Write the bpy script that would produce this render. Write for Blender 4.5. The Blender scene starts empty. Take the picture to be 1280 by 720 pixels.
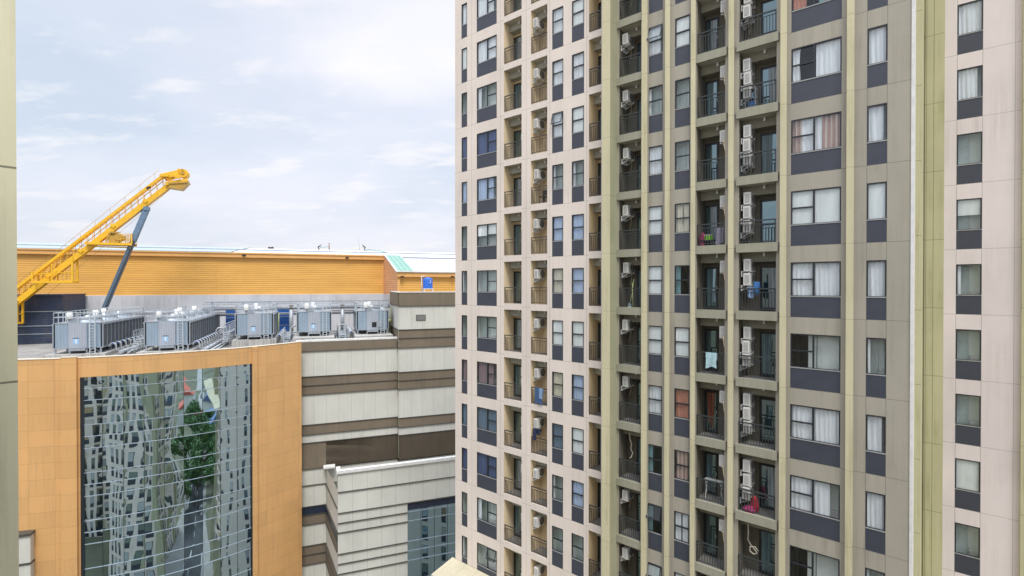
import bpy, bmesh, math, random
from mathutils import Vector, Matrix
R = math.radians
rnd = random.Random(7)
sc = bpy.context.scene
col = sc.collection
EYE = 55.36            # camera height above the street

# ------------------------------------------------------------------ helpers
class MB:
    """mesh builder: collects faces, builds ONE mesh"""
    def __init__(s): s.v=[]; s.f=[]; s.mi=[]; s.sm=[]
    def quad(s,a,b,c,d,m=0,smooth=False):
        n=len(s.v); s.v+= [tuple(a),tuple(b),tuple(c),tuple(d)]; s.f.append((n,n+1,n+2,n+3)); s.mi.append(m); s.sm.append(smooth)
    def face(s,pts,m=0,smooth=False):
        n=len(s.v); s.v+=[tuple(p) for p in pts]; s.f.append(tuple(range(n,n+len(pts)))); s.mi.append(m); s.sm.append(smooth)
    def box(s,x0,x1,y0,y1,z0,z1,m=0,M=None):
        P=[Vector((x,y,z)) for z in (z0,z1) for y in (y0,y1) for x in (x0,x1)]
        if M: P=[M@p for p in P]
        n=len(s.v); s.v+=[tuple(p) for p in P]
        for f in ((0,2,3,1),(4,5,7,6),(0,1,5,4),(2,6,7,3),(0,4,6,2),(1,3,7,5)):
            s.f.append(tuple(n+i for i in f)); s.mi.append(m); s.sm.append(False)
    def prism(s,poly,z0,z1,m=0,cap=True,mt=None):
        k=len(poly); n=len(s.v)
        s.v+=[(p[0],p[1],z0) for p in poly]+[(p[0],p[1],z1) for p in poly]
        for i in range(k):
            j=(i+1)%k; s.f.append((n+i,n+j,n+k+j,n+k+i)); s.mi.append(m); s.sm.append(False)
        if cap:
            s.f.append(tuple(n+k+i for i in range(k))); s.mi.append(m if mt is None else mt); s.sm.append(False)
            s.f.append(tuple(n+k-1-i for i in range(k))); s.mi.append(m); s.sm.append(False)
    def bar(s,a,b,w,h=None,m=0):
        a=Vector(a); b=Vector(b); d=b-a; L=d.length
        if L<1e-6: return
        h=h or w
        q=d.to_track_quat('Z','Y'); M=Matrix.Translation(a)@q.to_matrix().to_4x4()
        s.box(-w/2,w/2,-h/2,h/2,0,L,m,M)
    def tube(s,pts,r,k=8,m=0,cap=True):
        pts=[Vector(p) for p in pts]; n0=len(s.v); rings=len(pts)
        rs=r if isinstance(r,(list,tuple)) else [r]*rings
        up=None
        for i,p in enumerate(pts):
            if i==0: t=pts[1]-p
            elif i==rings-1: t=p-pts[i-1]
            else: t=(pts[i+1]-p).normalized()+(p-pts[i-1]).normalized()
            t.normalize()
            if up is None: up=t.orthogonal().normalized()
            up=(up-t*up.dot(t)).normalized(); w=t.cross(up)
            for j in range(k):
                a=2*math.pi*j/k; s.v.append(tuple(p+(up*math.cos(a)+w*math.sin(a))*rs[i]))
        for i in range(rings-1):
            for j in range(k):
                j2=(j+1)%k
                s.f.append((n0+i*k+j,n0+i*k+j2,n0+(i+1)*k+j2,n0+(i+1)*k+j)); s.mi.append(m); s.sm.append(True)
        if cap:
            s.f.append(tuple(n0+k-1-j for j in range(k))); s.mi.append(m); s.sm.append(False)
            s.f.append(tuple(n0+(rings-1)*k+j for j in range(k))); s.mi.append(m); s.sm.append(False)
    def lathe(s,prof,k=20,m=0,o=(0,0,0)):
        n0=len(s.v)
        for (r,z) in prof:
            for j in range(k):
                a=2*math.pi*j/k; s.v.append((o[0]+r*math.cos(a),o[1]+r*math.sin(a),o[2]+z))
        for i in range(len(prof)-1):
            for j in range(k):
                j2=(j+1)%k; s.f.append((n0+i*k+j,n0+i*k+j2,n0+(i+1)*k+j2,n0+(i+1)*k+j)); s.mi.append(m); s.sm.append(True)
        s.f.append(tuple(n0+(len(prof)-1)*k+j for j in range(k))); s.mi.append(m); s.sm.append(False)
    def mesh(s,name,mats,bevel=0):
        me=bpy.data.meshes.new(name); me.from_pydata(s.v,[],s.f)
        for m in (mats if isinstance(mats,(list,tuple)) else [mats]): me.materials.append(m)
        me.polygons.foreach_set('material_index',s.mi); me.polygons.foreach_set('use_smooth',s.sm)
        if bevel:
            bm=bmesh.new(); bm.from_mesh(me); bmesh.ops.remove_doubles(bm,verts=bm.verts,dist=1e-5)
            bmesh.ops.bevel(bm,geom=[e for e in bm.edges if e.is_manifold and e.calc_face_angle(0)>.5],offset=bevel,segments=2,affect='EDGES',profile=.7)
            bm.to_mesh(me); bm.free()
        me.update(); return me

def link(name,me,parent=None,loc=(0,0,0),rz=0):
    o=bpy.data.objects.new(name,me); col.objects.link(o)
    o.location=loc; o.rotation_euler=(0,0,rz)
    if parent: o.parent=parent
    return o
def thing(name,label,cat,loc=(0,0,0),rz=0,group=None,me=None):
    o=link(name,me,None,loc,rz); o['label']=label; o['category']=cat
    if group: o['group']=group
    return o
def struct(name,me,loc=(0,0,0),kind='structure',label=None,cat=None):
    o=link(name,me,None,loc); o['kind']=kind
    if label: o['label']=label
    if cat: o['category']=cat
    return o

# ------------------------------------------------------------------ materials
def newmat(name):
    m=bpy.data.materials.new(name); m.use_nodes=True; nt=m.node_tree
    b=nt.nodes['Principled BSDF']; return m,nt,b
def N(nt,t,**k):
    n=nt.nodes.new(t)
    for a,b in k.items(): setattr(n,a,b)
    return n
def mixc(nt,fac,a,b,mode='MIX'):
    n=N(nt,'ShaderNodeMix',data_type='RGBA',blend_type=mode)
    if isinstance(fac,(int,float)): n.inputs[0].default_value=fac
    else: nt.links.new(fac,n.inputs[0])
    for i,x in ((6,a),(7,b)):
        if isinstance(x,(tuple,list)): n.inputs[i].default_value=(*x[:3],1)
        else: nt.links.new(x,n.inputs[i])
    return n.outputs[2]
def math_(nt,op,a,b=None,c=None,clamp=False):
    n=N(nt,'ShaderNodeMath',operation=op,use_clamp=clamp)
    for i,x in enumerate((a,b,c)):
        if x is None: continue
        if isinstance(x,(int,float)): n.inputs[i].default_value=x
        else: nt.links.new(x,n.inputs[i])
    return n.outputs[0]
def noise(nt,vec,scale,detail=4,rough=.55):
    n=N(nt,'ShaderNodeTexNoise'); n.inputs['Scale'].default_value=scale; n.inputs['Detail'].default_value=detail; n.inputs['Roughness'].default_value=rough
    nt.links.new(vec,n.inputs['Vector']); return n.outputs['Fac']
def mapping(nt,vec,scale=(1,1,1),loc=(0,0,0),rot=(0,0,0)):
    n=N(nt,'ShaderNodeMapping'); n.inputs['Scale'].default_value=scale; n.inputs['Location'].default_value=loc; n.inputs['Rotation'].default_value=rot
    nt.links.new(vec,n.inputs['Vector']); return n.outputs[0]
def mrange(nt,v,a,b,c=0,d=1):
    n=N(nt,'ShaderNodeMapRange'); nt.links.new(v,n.inputs[0])
    for i,x in enumerate((a,b,c,d)): n.inputs[i+1].default_value=x
    return n.outputs[0]
def line_mask(nt,val,period,offset,width):
    """1 on a thin joint every `period`"""
    a=math_(nt,'SUBTRACT',val,offset); p=math_(nt,'PINGPONG',a,period/2)   # 0 at multiples of period
    return math_(nt,'LESS_THAN',p,width/2)
def wallmat(name,colr,hp=None,ho=0,vp=None,vo=0,jw=.022,var=.10,dirt=.25,rough=.8,dirtc=(.22,.2,.15),joint=.45,polar=None,vlist=None,hlist=None,bump=.15,rowvar=0):
    """painted wall: colour drift, rain streaks, thin joints. polar=(cx,cy,R): horizontal coordinate runs round a cylinder"""
    m,nt,b=newmat(name)
    tc=N(nt,'ShaderNodeTexCoord').outputs['Object']
    sx=N(nt,'ShaderNodeSeparateXYZ'); nt.links.new(tc,sx.inputs[0]); X,Y,Z=sx.outputs
    n1=noise(nt,mapping(nt,tc,(.35,.35,.22)),1,5,.6)
    c=mixc(nt,mrange(nt,n1,.3,.7),tuple(x*(1-var) for x in colr),tuple(min(1,x*(1+var*.6)) for x in colr))
    st=noise(nt,mapping(nt,tc,(5,5,.16)),1,5,.65)
    blot=noise(nt,mapping(nt,tc,(.6,.6,.5),(3,5,1)),1,3,.5)
    s=math_(nt,'MULTIPLY',mrange(nt,st,.46,.68),mrange(nt,blot,.4,.75))
    c=mixc(nt,math_(nt,'MULTIPLY',s,dirt*2),c,dirtc)
    fine=noise(nt,tc,14,3,.6)
    c=mixc(nt,.06,c,fine,'OVERLAY')
    hz=X
    if polar:
        a=math_(nt,'ARCTAN2',math_(nt,'SUBTRACT',X,polar[0]),math_(nt,'SUBTRACT',polar[1],Y)); hz=math_(nt,'MULTIPLY',a,polar[2])
    masks=[]
    if hp: masks.append(line_mask(nt,Z,hp,ho,jw))
    if vp: masks.append(line_mask(nt,hz,vp,vo,jw))
    for z in (hlist or []): masks.append(math_(nt,'COMPARE',Z,z,jw/2))
    for x in (vlist or []): masks.append(math_(nt,'COMPARE',hz,x,jw/2))
    if vp and hp:                     # every panel its own slight tone
        fx=math_(nt,'FLOOR',math_(nt,'DIVIDE',math_(nt,'SUBTRACT',hz,vo),vp)); fz=math_(nt,'FLOOR',math_(nt,'DIVIDE',math_(nt,'SUBTRACT',Z,ho),hp))
        cb=N(nt,'ShaderNodeCombineXYZ'); nt.links.new(fx,cb.inputs[0]); nt.links.new(fz,cb.inputs[1])
        wn=N(nt,'ShaderNodeTexWhiteNoise',noise_dimensions='2D'); nt.links.new(cb.outputs[0],wn.inputs['Vector'])
        c=mixc(nt,1,c,mrange(nt,wn.outputs['Value'],0,1,.94,1.04),'MULTIPLY')
    h=None
    if masks:
        j=masks[0]
        for q in masks[1:]: j=math_(nt,'MAXIMUM',j,q)
        c=mixc(nt,math_(nt,'MULTIPLY',j,1-joint),c,tuple(x*.25 for x in colr)); h=j
    nt.links.new(c,b.inputs['Base Color']); b.inputs['Roughness'].default_value=rough
    bp=N(nt,'ShaderNodeBump'); bp.inputs['Strength'].default_value=bump; bp.inputs['Distance'].default_value=.01
    hh=noise(nt,tc,30,3); 
    if h is not None: hh=math_(nt,'SUBTRACT',hh,math_(nt,'MULTIPLY',h,2))
    nt.links.new(hh,bp.inputs['Height']); nt.links.new(bp.outputs[0],b.inputs['Normal'])
    return m
def plain(name,colr,rough=.6,metal=0,var=.12,scale=3,rust=0,spec=.5,rustc=(.18,.08,.03)):
    m,nt,b=newmat(name); tc=N(nt,'ShaderNodeTexCoord').outputs['Object']
    n1=noise(nt,tc,scale,5,.6)
    c=mixc(nt,mrange(nt,n1,.3,.7),tuple(x*(1-var) for x in colr),tuple(min(1,x*(1+var)) for x in colr))
    if rust:
        n2=noise(nt,mapping(nt,tc,(2,2,.8),(9,2,4)),2.2,6,.7); c=mixc(nt,math_(nt,'MULTIPLY',mrange(nt,n2,.55,.75),rust),c,rustc)
    nt.links.new(c,b.inputs['Base Color']); b.inputs['Roughness'].default_value=rough; b.inputs['Metallic'].default_value=metal
    b.inputs['Specular IOR Level'].default_value=spec
    return m
def ribbed(name,colr,period,axis='Z',rough=.5,metal=0,dark=.6,var=.1,dirt=.3,dirtc=(.3,.2,.1)):
    """profiled metal sheet: ribs as bump plus a thin overlap line"""
    m,nt,b=newmat(name); tc=N(nt,'ShaderNodeTexCoord').outputs['Object']
    sx=N(nt,'ShaderNodeSeparateXYZ'); nt.links.new(tc,sx.inputs[0]); v=sx.outputs['XYZ'.index(axis)]
    p=math_(nt,'PINGPONG',v,period/2); pr=math_(nt,'DIVIDE',p,period/2)
    n1=noise(nt,mapping(nt,tc,(.2,.2,1.5) if axis=='Z' else (1,1,.2)),1,5,.6)
    c=mixc(nt,mrange(nt,n1,.3,.7),tuple(x*(1-var) for x in colr),tuple(min(1,x*(1+var)) for x in colr))
    n2=noise(nt,mapping(nt,tc,(.5,.5,.25),(4,4,4)),1.5,6,.7); c=mixc(nt,math_(nt,'MULTIPLY',mrange(nt,n2,.5,.8),dirt),c,dirtc)
    c=mixc(nt,math_(nt,'LESS_THAN',pr,.16),c,tuple(x*dark for x in colr))
    nt.links.new(c,b.inputs['Base Color']); b.inputs['Roughness'].default_value=rough; b.inputs['Metallic'].default_value=metal
    bp=N(nt,'ShaderNodeBump'); bp.inputs['Strength'].default_value=.6; bp.inputs['Distance'].default_value=.04
    nt.links.new(pr,bp.inputs['Height']); nt.links.new(bp.outputs[0],b.inputs['Normal'])
    return m
def glassmat(name,tint,base=.16,gl=(.85,.93,.97),wob=.015):
    m=bpy.data.materials.new(name); m.use_nodes=True; nt=m.node_tree; nt.nodes.clear()
    out=N(nt,'ShaderNodeOutputMaterial'); mx=N(nt,'ShaderNodeMixShader'); tr=N(nt,'ShaderNodeBsdfTransparent'); g=N(nt,'ShaderNodeBsdfGlossy')
    tr.inputs[0].default_value=(*tint,1); g.inputs[0].default_value=(*gl,1); g.inputs['Roughness'].default_value=.02
    lw=N(nt,'ShaderNodeLayerWeight'); lw.inputs[0].default_value=.35
    f=math_(nt,'ADD',math_(nt,'MULTIPLY',lw.outputs['Fresnel'],.4),base,clamp=True)
    tc=N(nt,'ShaderNodeTexCoord').outputs['Object']
    bp=N(nt,'ShaderNodeBump'); bp.inputs['Strength'].default_value=.5; bp.inputs['Distance'].default_value=wob
    nt.links.new(noise(nt,tc,.9,1),bp.inputs['Height']); nt.links.new(bp.outputs[0],g.inputs['Normal'])
    nt.links.new(f,mx.inputs[0]); nt.links.new(tr.outputs[0],mx.inputs[1]); nt.links.new(g.outputs[0],mx.inputs[2]); nt.links.new(mx.outputs[0],out.inputs[0])
    return m
def mirrormat(name,dark,refl,fac,scale=(.5,.5,.12),dist=.12):
    m=bpy.data.materials.new(name); m.use_nodes=True; nt=m.node_tree; nt.nodes.clear()
    out=N(nt,'ShaderNodeOutputMaterial'); mx=N(nt,'ShaderNodeMixShader'); d=N(nt,'ShaderNodeBsdfDiffuse'); g=N(nt,'ShaderNodeBsdfGlossy')
    d.inputs[0].default_value=(*dark,1); g.inputs[0].default_value=(*refl,1); g.inputs['Roughness'].default_value=.012
    tc=N(nt,'ShaderNodeTexCoord').outputs['Object']
    bp=N(nt,'ShaderNodeBump'); bp.inputs['Strength'].default_value=1; bp.inputs['Distance'].default_value=dist
    nt.links.new(noise(nt,mapping(nt,tc,scale),1,1.5,.4),bp.inputs['Height']); nt.links.new(bp.outputs[0],g.inputs['Normal'])
    mx.inputs[0].default_value=fac; nt.links.new(d.outputs[0],mx.inputs[1]); nt.links.new(g.outputs[0],mx.inputs[2]); nt.links.new(mx.outputs[0],out.inputs[0])
    return m
def clothmat(name,colr,stripe=None,trans=.04):
    m=bpy.data.materials.new(name); m.use_nodes=True; nt=m.node_tree; nt.nodes.clear()
    out=N(nt,'ShaderNodeOutputMaterial'); mx=N(nt,'ShaderNodeMixShader'); d=N(nt,'ShaderNodeBsdfDiffuse'); t=N(nt,'ShaderNodeBsdfTranslucent')
    tc=N(nt,'ShaderNodeTexCoord').outputs['Object']
    c=mixc(nt,mrange(nt,noise(nt,mapping(nt,tc,(6,6,.4)),1,3),.3,.7),tuple(x*.86 for x in colr),colr)
    if stripe:
        sx=N(nt,'ShaderNodeSeparateXYZ'); nt.links.new(tc,sx.inputs[0])
        c=mixc(nt,math_(nt,'LESS_THAN',math_(nt,'PINGPONG',sx.outputs[0],.09),.03),c,stripe)
    for s in (d,t): nt.links.new(c,s.inputs[0])
    mx.inputs[0].default_value=trans; nt.links.new(d.outputs[0],mx.inputs[1]); nt.links.new(t.outputs[0],mx.inputs[2]); nt.links.new(mx.outputs[0],out.inputs[0])
    return m

M={}
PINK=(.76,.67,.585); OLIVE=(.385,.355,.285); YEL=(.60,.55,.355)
M['pink']=wallmat('pink render',PINK,3,0,None,0,vlist=[-23.75,-21.2,-19.11,-17.35,-14.85],dirt=.17,dirtc=(.40,.35,.29))
M['pinkc']=wallmat('pink render wing',(.75,.67,.65),3,0,None,0,vlist=[.63,1.5,2.55],dirt=.17,dirtc=(.40,.35,.29))
M['olive']=wallmat('olive grey render',OLIVE,3,0,None,0,vlist=[-2.14,-1.51],dirt=.24,dirtc=(.14,.13,.08))
M['yellow']=wallmat('yellow green render',YEL,3,0,None,0,dirt=.45,dirtc=(.33,.31,.16),joint=.6)
M['yellow2']=wallmat('yellow green fin render',(.52,.495,.30),3,.35,None,0,vlist=[-.18,-.43],dirt=.45,dirtc=(.27,.26,.10),joint=.3)
M['bigside']=wallmat('shaded olive green render',(.40,.395,.26),3,0,None,0,dirt=.3,dirtc=(.16,.17,.09))  # greenish paint with the shade of a pillar's side mixed into the colour
M['own']=wallmat('weathered cream green render',(.66,.63,.44),3,0,None,0,dirt=.25,dirtc=(.2,.19,.1),var=.08,jw=.03,joint=.1)
M['white_edge']=plain('white painted edge',(.72,.71,.68),.7)
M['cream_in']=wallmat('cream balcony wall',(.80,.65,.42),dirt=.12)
M['grey_in']=wallmat('shaded grey brown balcony wall',(.155,.14,.105),dirt=.15)  # grey brown paint, darkened so the colour carries the recess shade
M['beam_a']=plain('grey beam paint',(.36,.35,.29),.8)
M['beam_b']=plain('olive beam paint',(.25,.24,.18),.8)
M['soffit']=plain('soffit paint',(.5,.47,.4),.8)
M['panel']=plain('slate spandrel',(.050,.056,.074),.55,var=.10,scale=1.2)
M['frame']=plain('dark aluminium frame',(.022,.026,.032),.4)
M['rail_a']=plain('brown grey rail paint',(.055,.05,.047),.5)
M['rail_b']=plain('dark green grey rail paint',(.035,.042,.043),.5)
M['door']=plain('dark door frame',(.018,.02,.022),.4)
M['pane']=glassmat('window glass',(.97,.99,.985),.045)
M['doorglass']=mirrormat('door glass',(.03,.05,.055),(.5,.7,.75),.35,(1,1,.5),.01)
M['blind']=clothmat('white roller blind',(.92,.94,.93))
M['roompale']=plain('pale room and sky tint',(.84,.90,.86),.8,var=.06,scale=1)  # pale walls whose tint also stands in for sky reflected in the panes
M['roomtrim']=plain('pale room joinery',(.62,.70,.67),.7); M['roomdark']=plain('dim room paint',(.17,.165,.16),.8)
M['cw']=clothmat('white curtain',(.92,.94,.97)); M['cc']=clothmat('cream curtain',(.78,.72,.58))
M['co']=clothmat('coral curtain',(.62,.29,.21)); M['cp']=clothmat('pink brown curtain',(.50,.34,.29),(.72,.62,.58))
M['cb']=clothmat('blue curtain',(.12,.155,.30)); M['cg']=clothmat('slate curtain',(.20,.27,.36)); M['cm']=clothmat('mauve curtain',(.30,.21,.25),(.4,.3,.3))
M['ct']=clothmat('teal curtain',(.25,.42,.45)); M['cl']=clothmat('pale blue curtain',(.55,.66,.86))
M['ac']=plain('cream white enamel',(.66,.65,.61),.45,rust=.12,var=.05,rustc=(.35,.25,.15)); M['acdark']=plain('fan grille',(.05,.05,.05),.5); M['acgrey']=plain('grey vent slots',(.33,.33,.32),.5)
M['steel']=plain('galvanised steel',(.34,.38,.42),.45,.3,var=.15,rust=.1)
M['galv']=ribbed('galvanised casing',(.31,.40,.49),.28,'X',.45,.25,.82,dirt=.25,dirtc=(.45,.47,.48))
M['galv2']=ribbed('bright galvanised front',(.40,.44,.50),.22,'X',.45,.2,.85,dirt=.2,dirtc=(.45,.47,.48))
M['louvre']=ribbed('dark louvre fill',(.10,.115,.13),.09,'Z',.7,0,.35)
M['white']=plain('white paint',(.78,.78,.76),.5)
M['crane']=plain('safety yellow paint',(.83,.47,.022),.4,var=.08,rust=.25,rustc=(.38,.2,.03))
M['cranedark']=plain('dull yellow paint',(.50,.30,.05),.5,rust=.3)
M['strut']=plain('blue grey steel paint',(.085,.135,.19),.4,var=.1)
M['black']=plain('black rubber',(.02,.02,.02),.6)
M['concrete']=wallmat('grey concrete',(.56,.57,.59),None,0,2.4,0,dirt=.3,dirtc=(.2,.2,.2),joint=.6)
M['deck']=plain('roof deck screed',(.26,.25,.235),.9,var=.25,scale=.6,rust=.5,rustc=(.12,.11,.1))
M['navy']=ribbed('dark blue sheeting',(.022,.04,.085),.22,'Z',.5,0,.6)
M['orange']=ribbed('orange profiled sheeting',(.74,.395,.09),.30,'Z',.5,0,.86,dirt=.35,dirtc=(.78,.48,.08))
M['orange_pale']=ribbed('faded orange sheeting',(.72,.36,.19),.30,'Z',.5,0,.75,dirt=.3,dirtc=(.7,.5,.3))
M['fascia']=plain('orange fascia paint',(.74,.40,.13),.5,var=.07,scale=.5)
M['roofwhite']=ribbed('white roof sheeting',(.80,.81,.83),.5,'X',.5,0,.93,dirt=.1,dirtc=(.6,.6,.6))
M['roofgrey']=ribbed('pale blue grey translucent roofing',(.40,.47,.50),.45,'X',.4,0,.75,dirt=.2,dirtc=(.4,.48,.5))
M['roofgreen']=ribbed('pale green ribbed roofing',(.20,.40,.32),.7,'X',.4,0,.5,dirt=.3,dirtc=(.5,.62,.58))
M['blue']=plain('blue plastic',(.02,.13,.55),.4,var=.08); M['bluepaint']=plain('blue machine paint',(.02,.10,.36),.45)
M['pipe']=plain('lagged pipe cladding',(.40,.43,.46),.45,.2,var=.15,rust=.12); M['pipedark']=plain('weathered pipe',(.27,.25,.24),.6,rust=.4)
M['palegreen']=plain('pale yellow green paint',(.55,.60,.28),.5)
ww=plain

# ------------------------------------------------------------------ tower frame
TH=R(49.78); UX=Vector((math.sin(TH),-math.cos(TH),0)); NX=Vector((math.cos(TH),math.sin(TH),0))
TC=23.93
ROT=math.atan2(UX.y,UX.x)
def tw(x,y,z): return UX*x+NX*(TC+y)+Vector((0,0,z))

def facade(mb,x0,x1,z0,z1,ops,y=0,reveal=.07,m=0,rm=None):
    """front sheet of a wall with openings (x0,x1,z0,z1,depth) cut out, reveals included"""
    xs=sorted({x0,x1,*[o[0] for o in ops],*[o[1] for o in ops]}); zs=sorted({z0,z1,*[o[2] for o in ops],*[o[3] for o in ops]})
    xs=[x for x in xs if x0-1e-6<=x<=x1+1e-6]; zs=[z for z in zs if z0-1e-6<=z<=z1+1e-6]
    byx=[[o for o in ops if o[0]<(a+b)/2<o[1]] for a,b in zip(xs,xs[1:])]
    for (a,b),oo in zip(zip(xs,xs[1:]),byx):
        run=None
        for c,d in zip(zs,zs[1:]):
            zc=(c+d)/2; hole=any(o[2]<zc<o[3] for o in oo)
            if not hole:
                if run is None: run=[c,d]
                else: run[1]=d
            if hole and run: mb.quad((a,y,run[0]),(b,y,run[0]),(b,y,run[1]),(a,y,run[1]),m); run=None
        if run: mb.quad((a,y,run[0]),(b,y,run[0]),(b,y,run[1]),(a,y,run[1]),m)
    for o in ops:
        a,b,c,d=o[:4]; dp=o[4] if len(o)>4 else reveal; r=m if len(o)<6 else o[5]
        mb.quad((a,y,c),(a,y,d),(a,y+dp,d),(a,y+dp,c),r)
        mb.quad((b,y,d),(b,y,c),(b,y+dp,c),(b,y+dp,d),r)
        mb.quad((a,y,d),(b,y,d),(b,y+dp,d),(a,y+dp,d),r)
        mb.quad((b,y,c),(a,y,c),(a,y+dp,c),(b,y+dp,c),r)

# window kinds: name -> (x0,x1,layout,plane y,wallkind)
WIN={'slim end':(-24.72,-24.18,'one',0),'wide pink':(-23.28,-21.51,'rsplit',0),
     'pink pair left':(-17.18,-16.40,'two',0),'pink pair right':(-15.82,-15.01,'two',0),
     'olive left':(-11.26,-10.46,'two',0),'olive right':(-9.84,-9.09,'two',0),
     'wide olive':(-4.78,-2.98,'lsplit',0),'slim olive':(-2.14,-1.51,'one',0),
     'wing':(.63,1.50,'one',7.26)}
BAL={'b1':(-20.90,-19.47,'a'),'b2':(-18.75,-17.53,'a'),'b3':(-14.70,-13.92,'a'),
     'b4':(-12.84,-11.61,'b'),'b5':(-8.75,-7.47,'b'),'b6':(-6.86,-5.34,'b')}
F=630.0
def proj(p):
    d=p-Vector((0,0,EYE)); return 640+F*d.x/d.y, 356-F*d.z/d.y
def rows(x0,x1,zl,zh,y=0,lo=-1,hi=721):
    """floors j whose band zl..zh (relative to the joint 3j) shows in the photograph"""
    out=[]
    for j in range(2,30):
        ys=[proj(tw(x,y,3*j+z))[1] for x in (x0,x1) for z in (zl,zh)]
        if min(ys)<hi and max(ys)>lo: out.append(j)
    return sorted(out,reverse=True)
JTOP,JBOT=27,0
ZT=3*JTOP+3
tower=thing('apartment_tower','tall pink and olive apartment tower with yellow pillars and many small balconies','apartment tower',tuple(tw(0,0,0)),ROT)

# window frames, panes, curtains ---------------------------------------------------
cache={}
def cached(key,fn):
    if key not in cache: cache[key]=fn()
    return cache[key]
GH=1.44
def frame_mesh(w,lay,sash=False):
    def f():
        b=MB(); t=.05
        b.box(0,w,-.012,.06,0,t); b.box(0,w,-.012,.06,GH-t,GH); b.box(0,t,-.012,.06,t,GH-t); b.box(w-t,w,-.012,.06,t,GH-t)
        if lay=='two': b.box(t,w-t,-.008,.055,GH*.5-.03,GH*.5+.03)
        if lay=='lsplit':
            b.box(w*.47-.035,w*.47+.035,-.008,.055,t,GH-t); b.box(t,w*.47-.035,-.006,.05,GH*.5-.03,GH*.5+.03)
        if lay=='rsplit':
            b.box(w*.53-.035,w*.53+.035,-.008,.055,t,GH-t); b.box(w*.53+.035,w-t,-.006,.05,GH*.5-.03,GH*.5+.03)
        b.box(0.0,w,-.03,-.0125,-.012,.03,1)           # thin sill drip
        return b.mesh('window',[M['frame'],M['acgrey']])
    return cached(('fr',round(w,2),lay),f)
def pane_mesh(w,tilt):
    def f():
        b=MB(); a=.0012*tilt
        b.quad((.04,.03+a*6,.04),(w-.04,.03-a*6,.04),(w-.04,.03-a*2,GH-.04),(.04,.03+a*9,GH-.04)); return b.mesh('glass_pane',M['pane'])
    return cached(('pn',round(w,2),tilt),f)
def panel_mesh(w):
    def f():
        b=MB(); b.box(0,w,-.012,.04,.0,.86); return b.mesh('spandrel_panel',M['panel'])
    return cached(('pl',round(w,2)),f)
def curtain_mesh(a,b_,mat,seed,gather=0,z0=.02,z1=GH-.02):
    r=random.Random(seed); b=MB(); n=max(12,int((b_-a)*42)); rows_=7; P=[]
    ph=r.random()*6; k1=r.uniform(30,42); k2=r.uniform(9,15)
    for i in range(rows_+1):
        v=i/rows_; row=[]
        for j in range(n+1):
            u=j/n; x=a+(b_-a)*u
            pinch=1-gather*math.sin(math.pi*min(1,max(0,(1-v)*1.25)))*.75 if gather else 1
            cx=a if gather>=0 else b_
            if gather: x=(a+b_)/2+(x-(a+b_)/2)*(1-abs(gather)*math.sin(math.pi*min(1,(1-v)*1.2))*.6)
            y=.095+.014*math.sin(k1*x+ph+.8*math.sin(3*v))+.012*math.sin(k2*x+ph*2+v)
            row.append((x,y,z0+(z1-z0)*v))
        P.append(row)
    for i in range(rows_):
        for j in range(n): b.quad(P[i][j],P[i][j+1],P[i+1][j+1],P[i+1][j],0,True)
    return b.mesh('curtain',mat)
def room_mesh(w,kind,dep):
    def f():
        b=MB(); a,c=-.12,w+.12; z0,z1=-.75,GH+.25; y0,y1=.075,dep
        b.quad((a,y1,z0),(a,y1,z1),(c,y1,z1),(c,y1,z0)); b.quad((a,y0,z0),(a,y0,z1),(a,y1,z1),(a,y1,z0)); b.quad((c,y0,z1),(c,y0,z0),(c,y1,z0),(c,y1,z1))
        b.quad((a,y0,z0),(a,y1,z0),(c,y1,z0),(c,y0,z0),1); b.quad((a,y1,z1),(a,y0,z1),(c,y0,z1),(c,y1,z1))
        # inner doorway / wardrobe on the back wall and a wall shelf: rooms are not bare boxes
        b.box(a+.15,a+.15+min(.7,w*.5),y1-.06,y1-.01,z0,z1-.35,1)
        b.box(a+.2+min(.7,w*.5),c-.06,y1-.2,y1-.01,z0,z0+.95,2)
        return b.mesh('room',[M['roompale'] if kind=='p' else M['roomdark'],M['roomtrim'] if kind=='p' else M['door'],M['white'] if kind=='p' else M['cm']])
    return cached(('rm',round(w,2),kind,dep),f)
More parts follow.
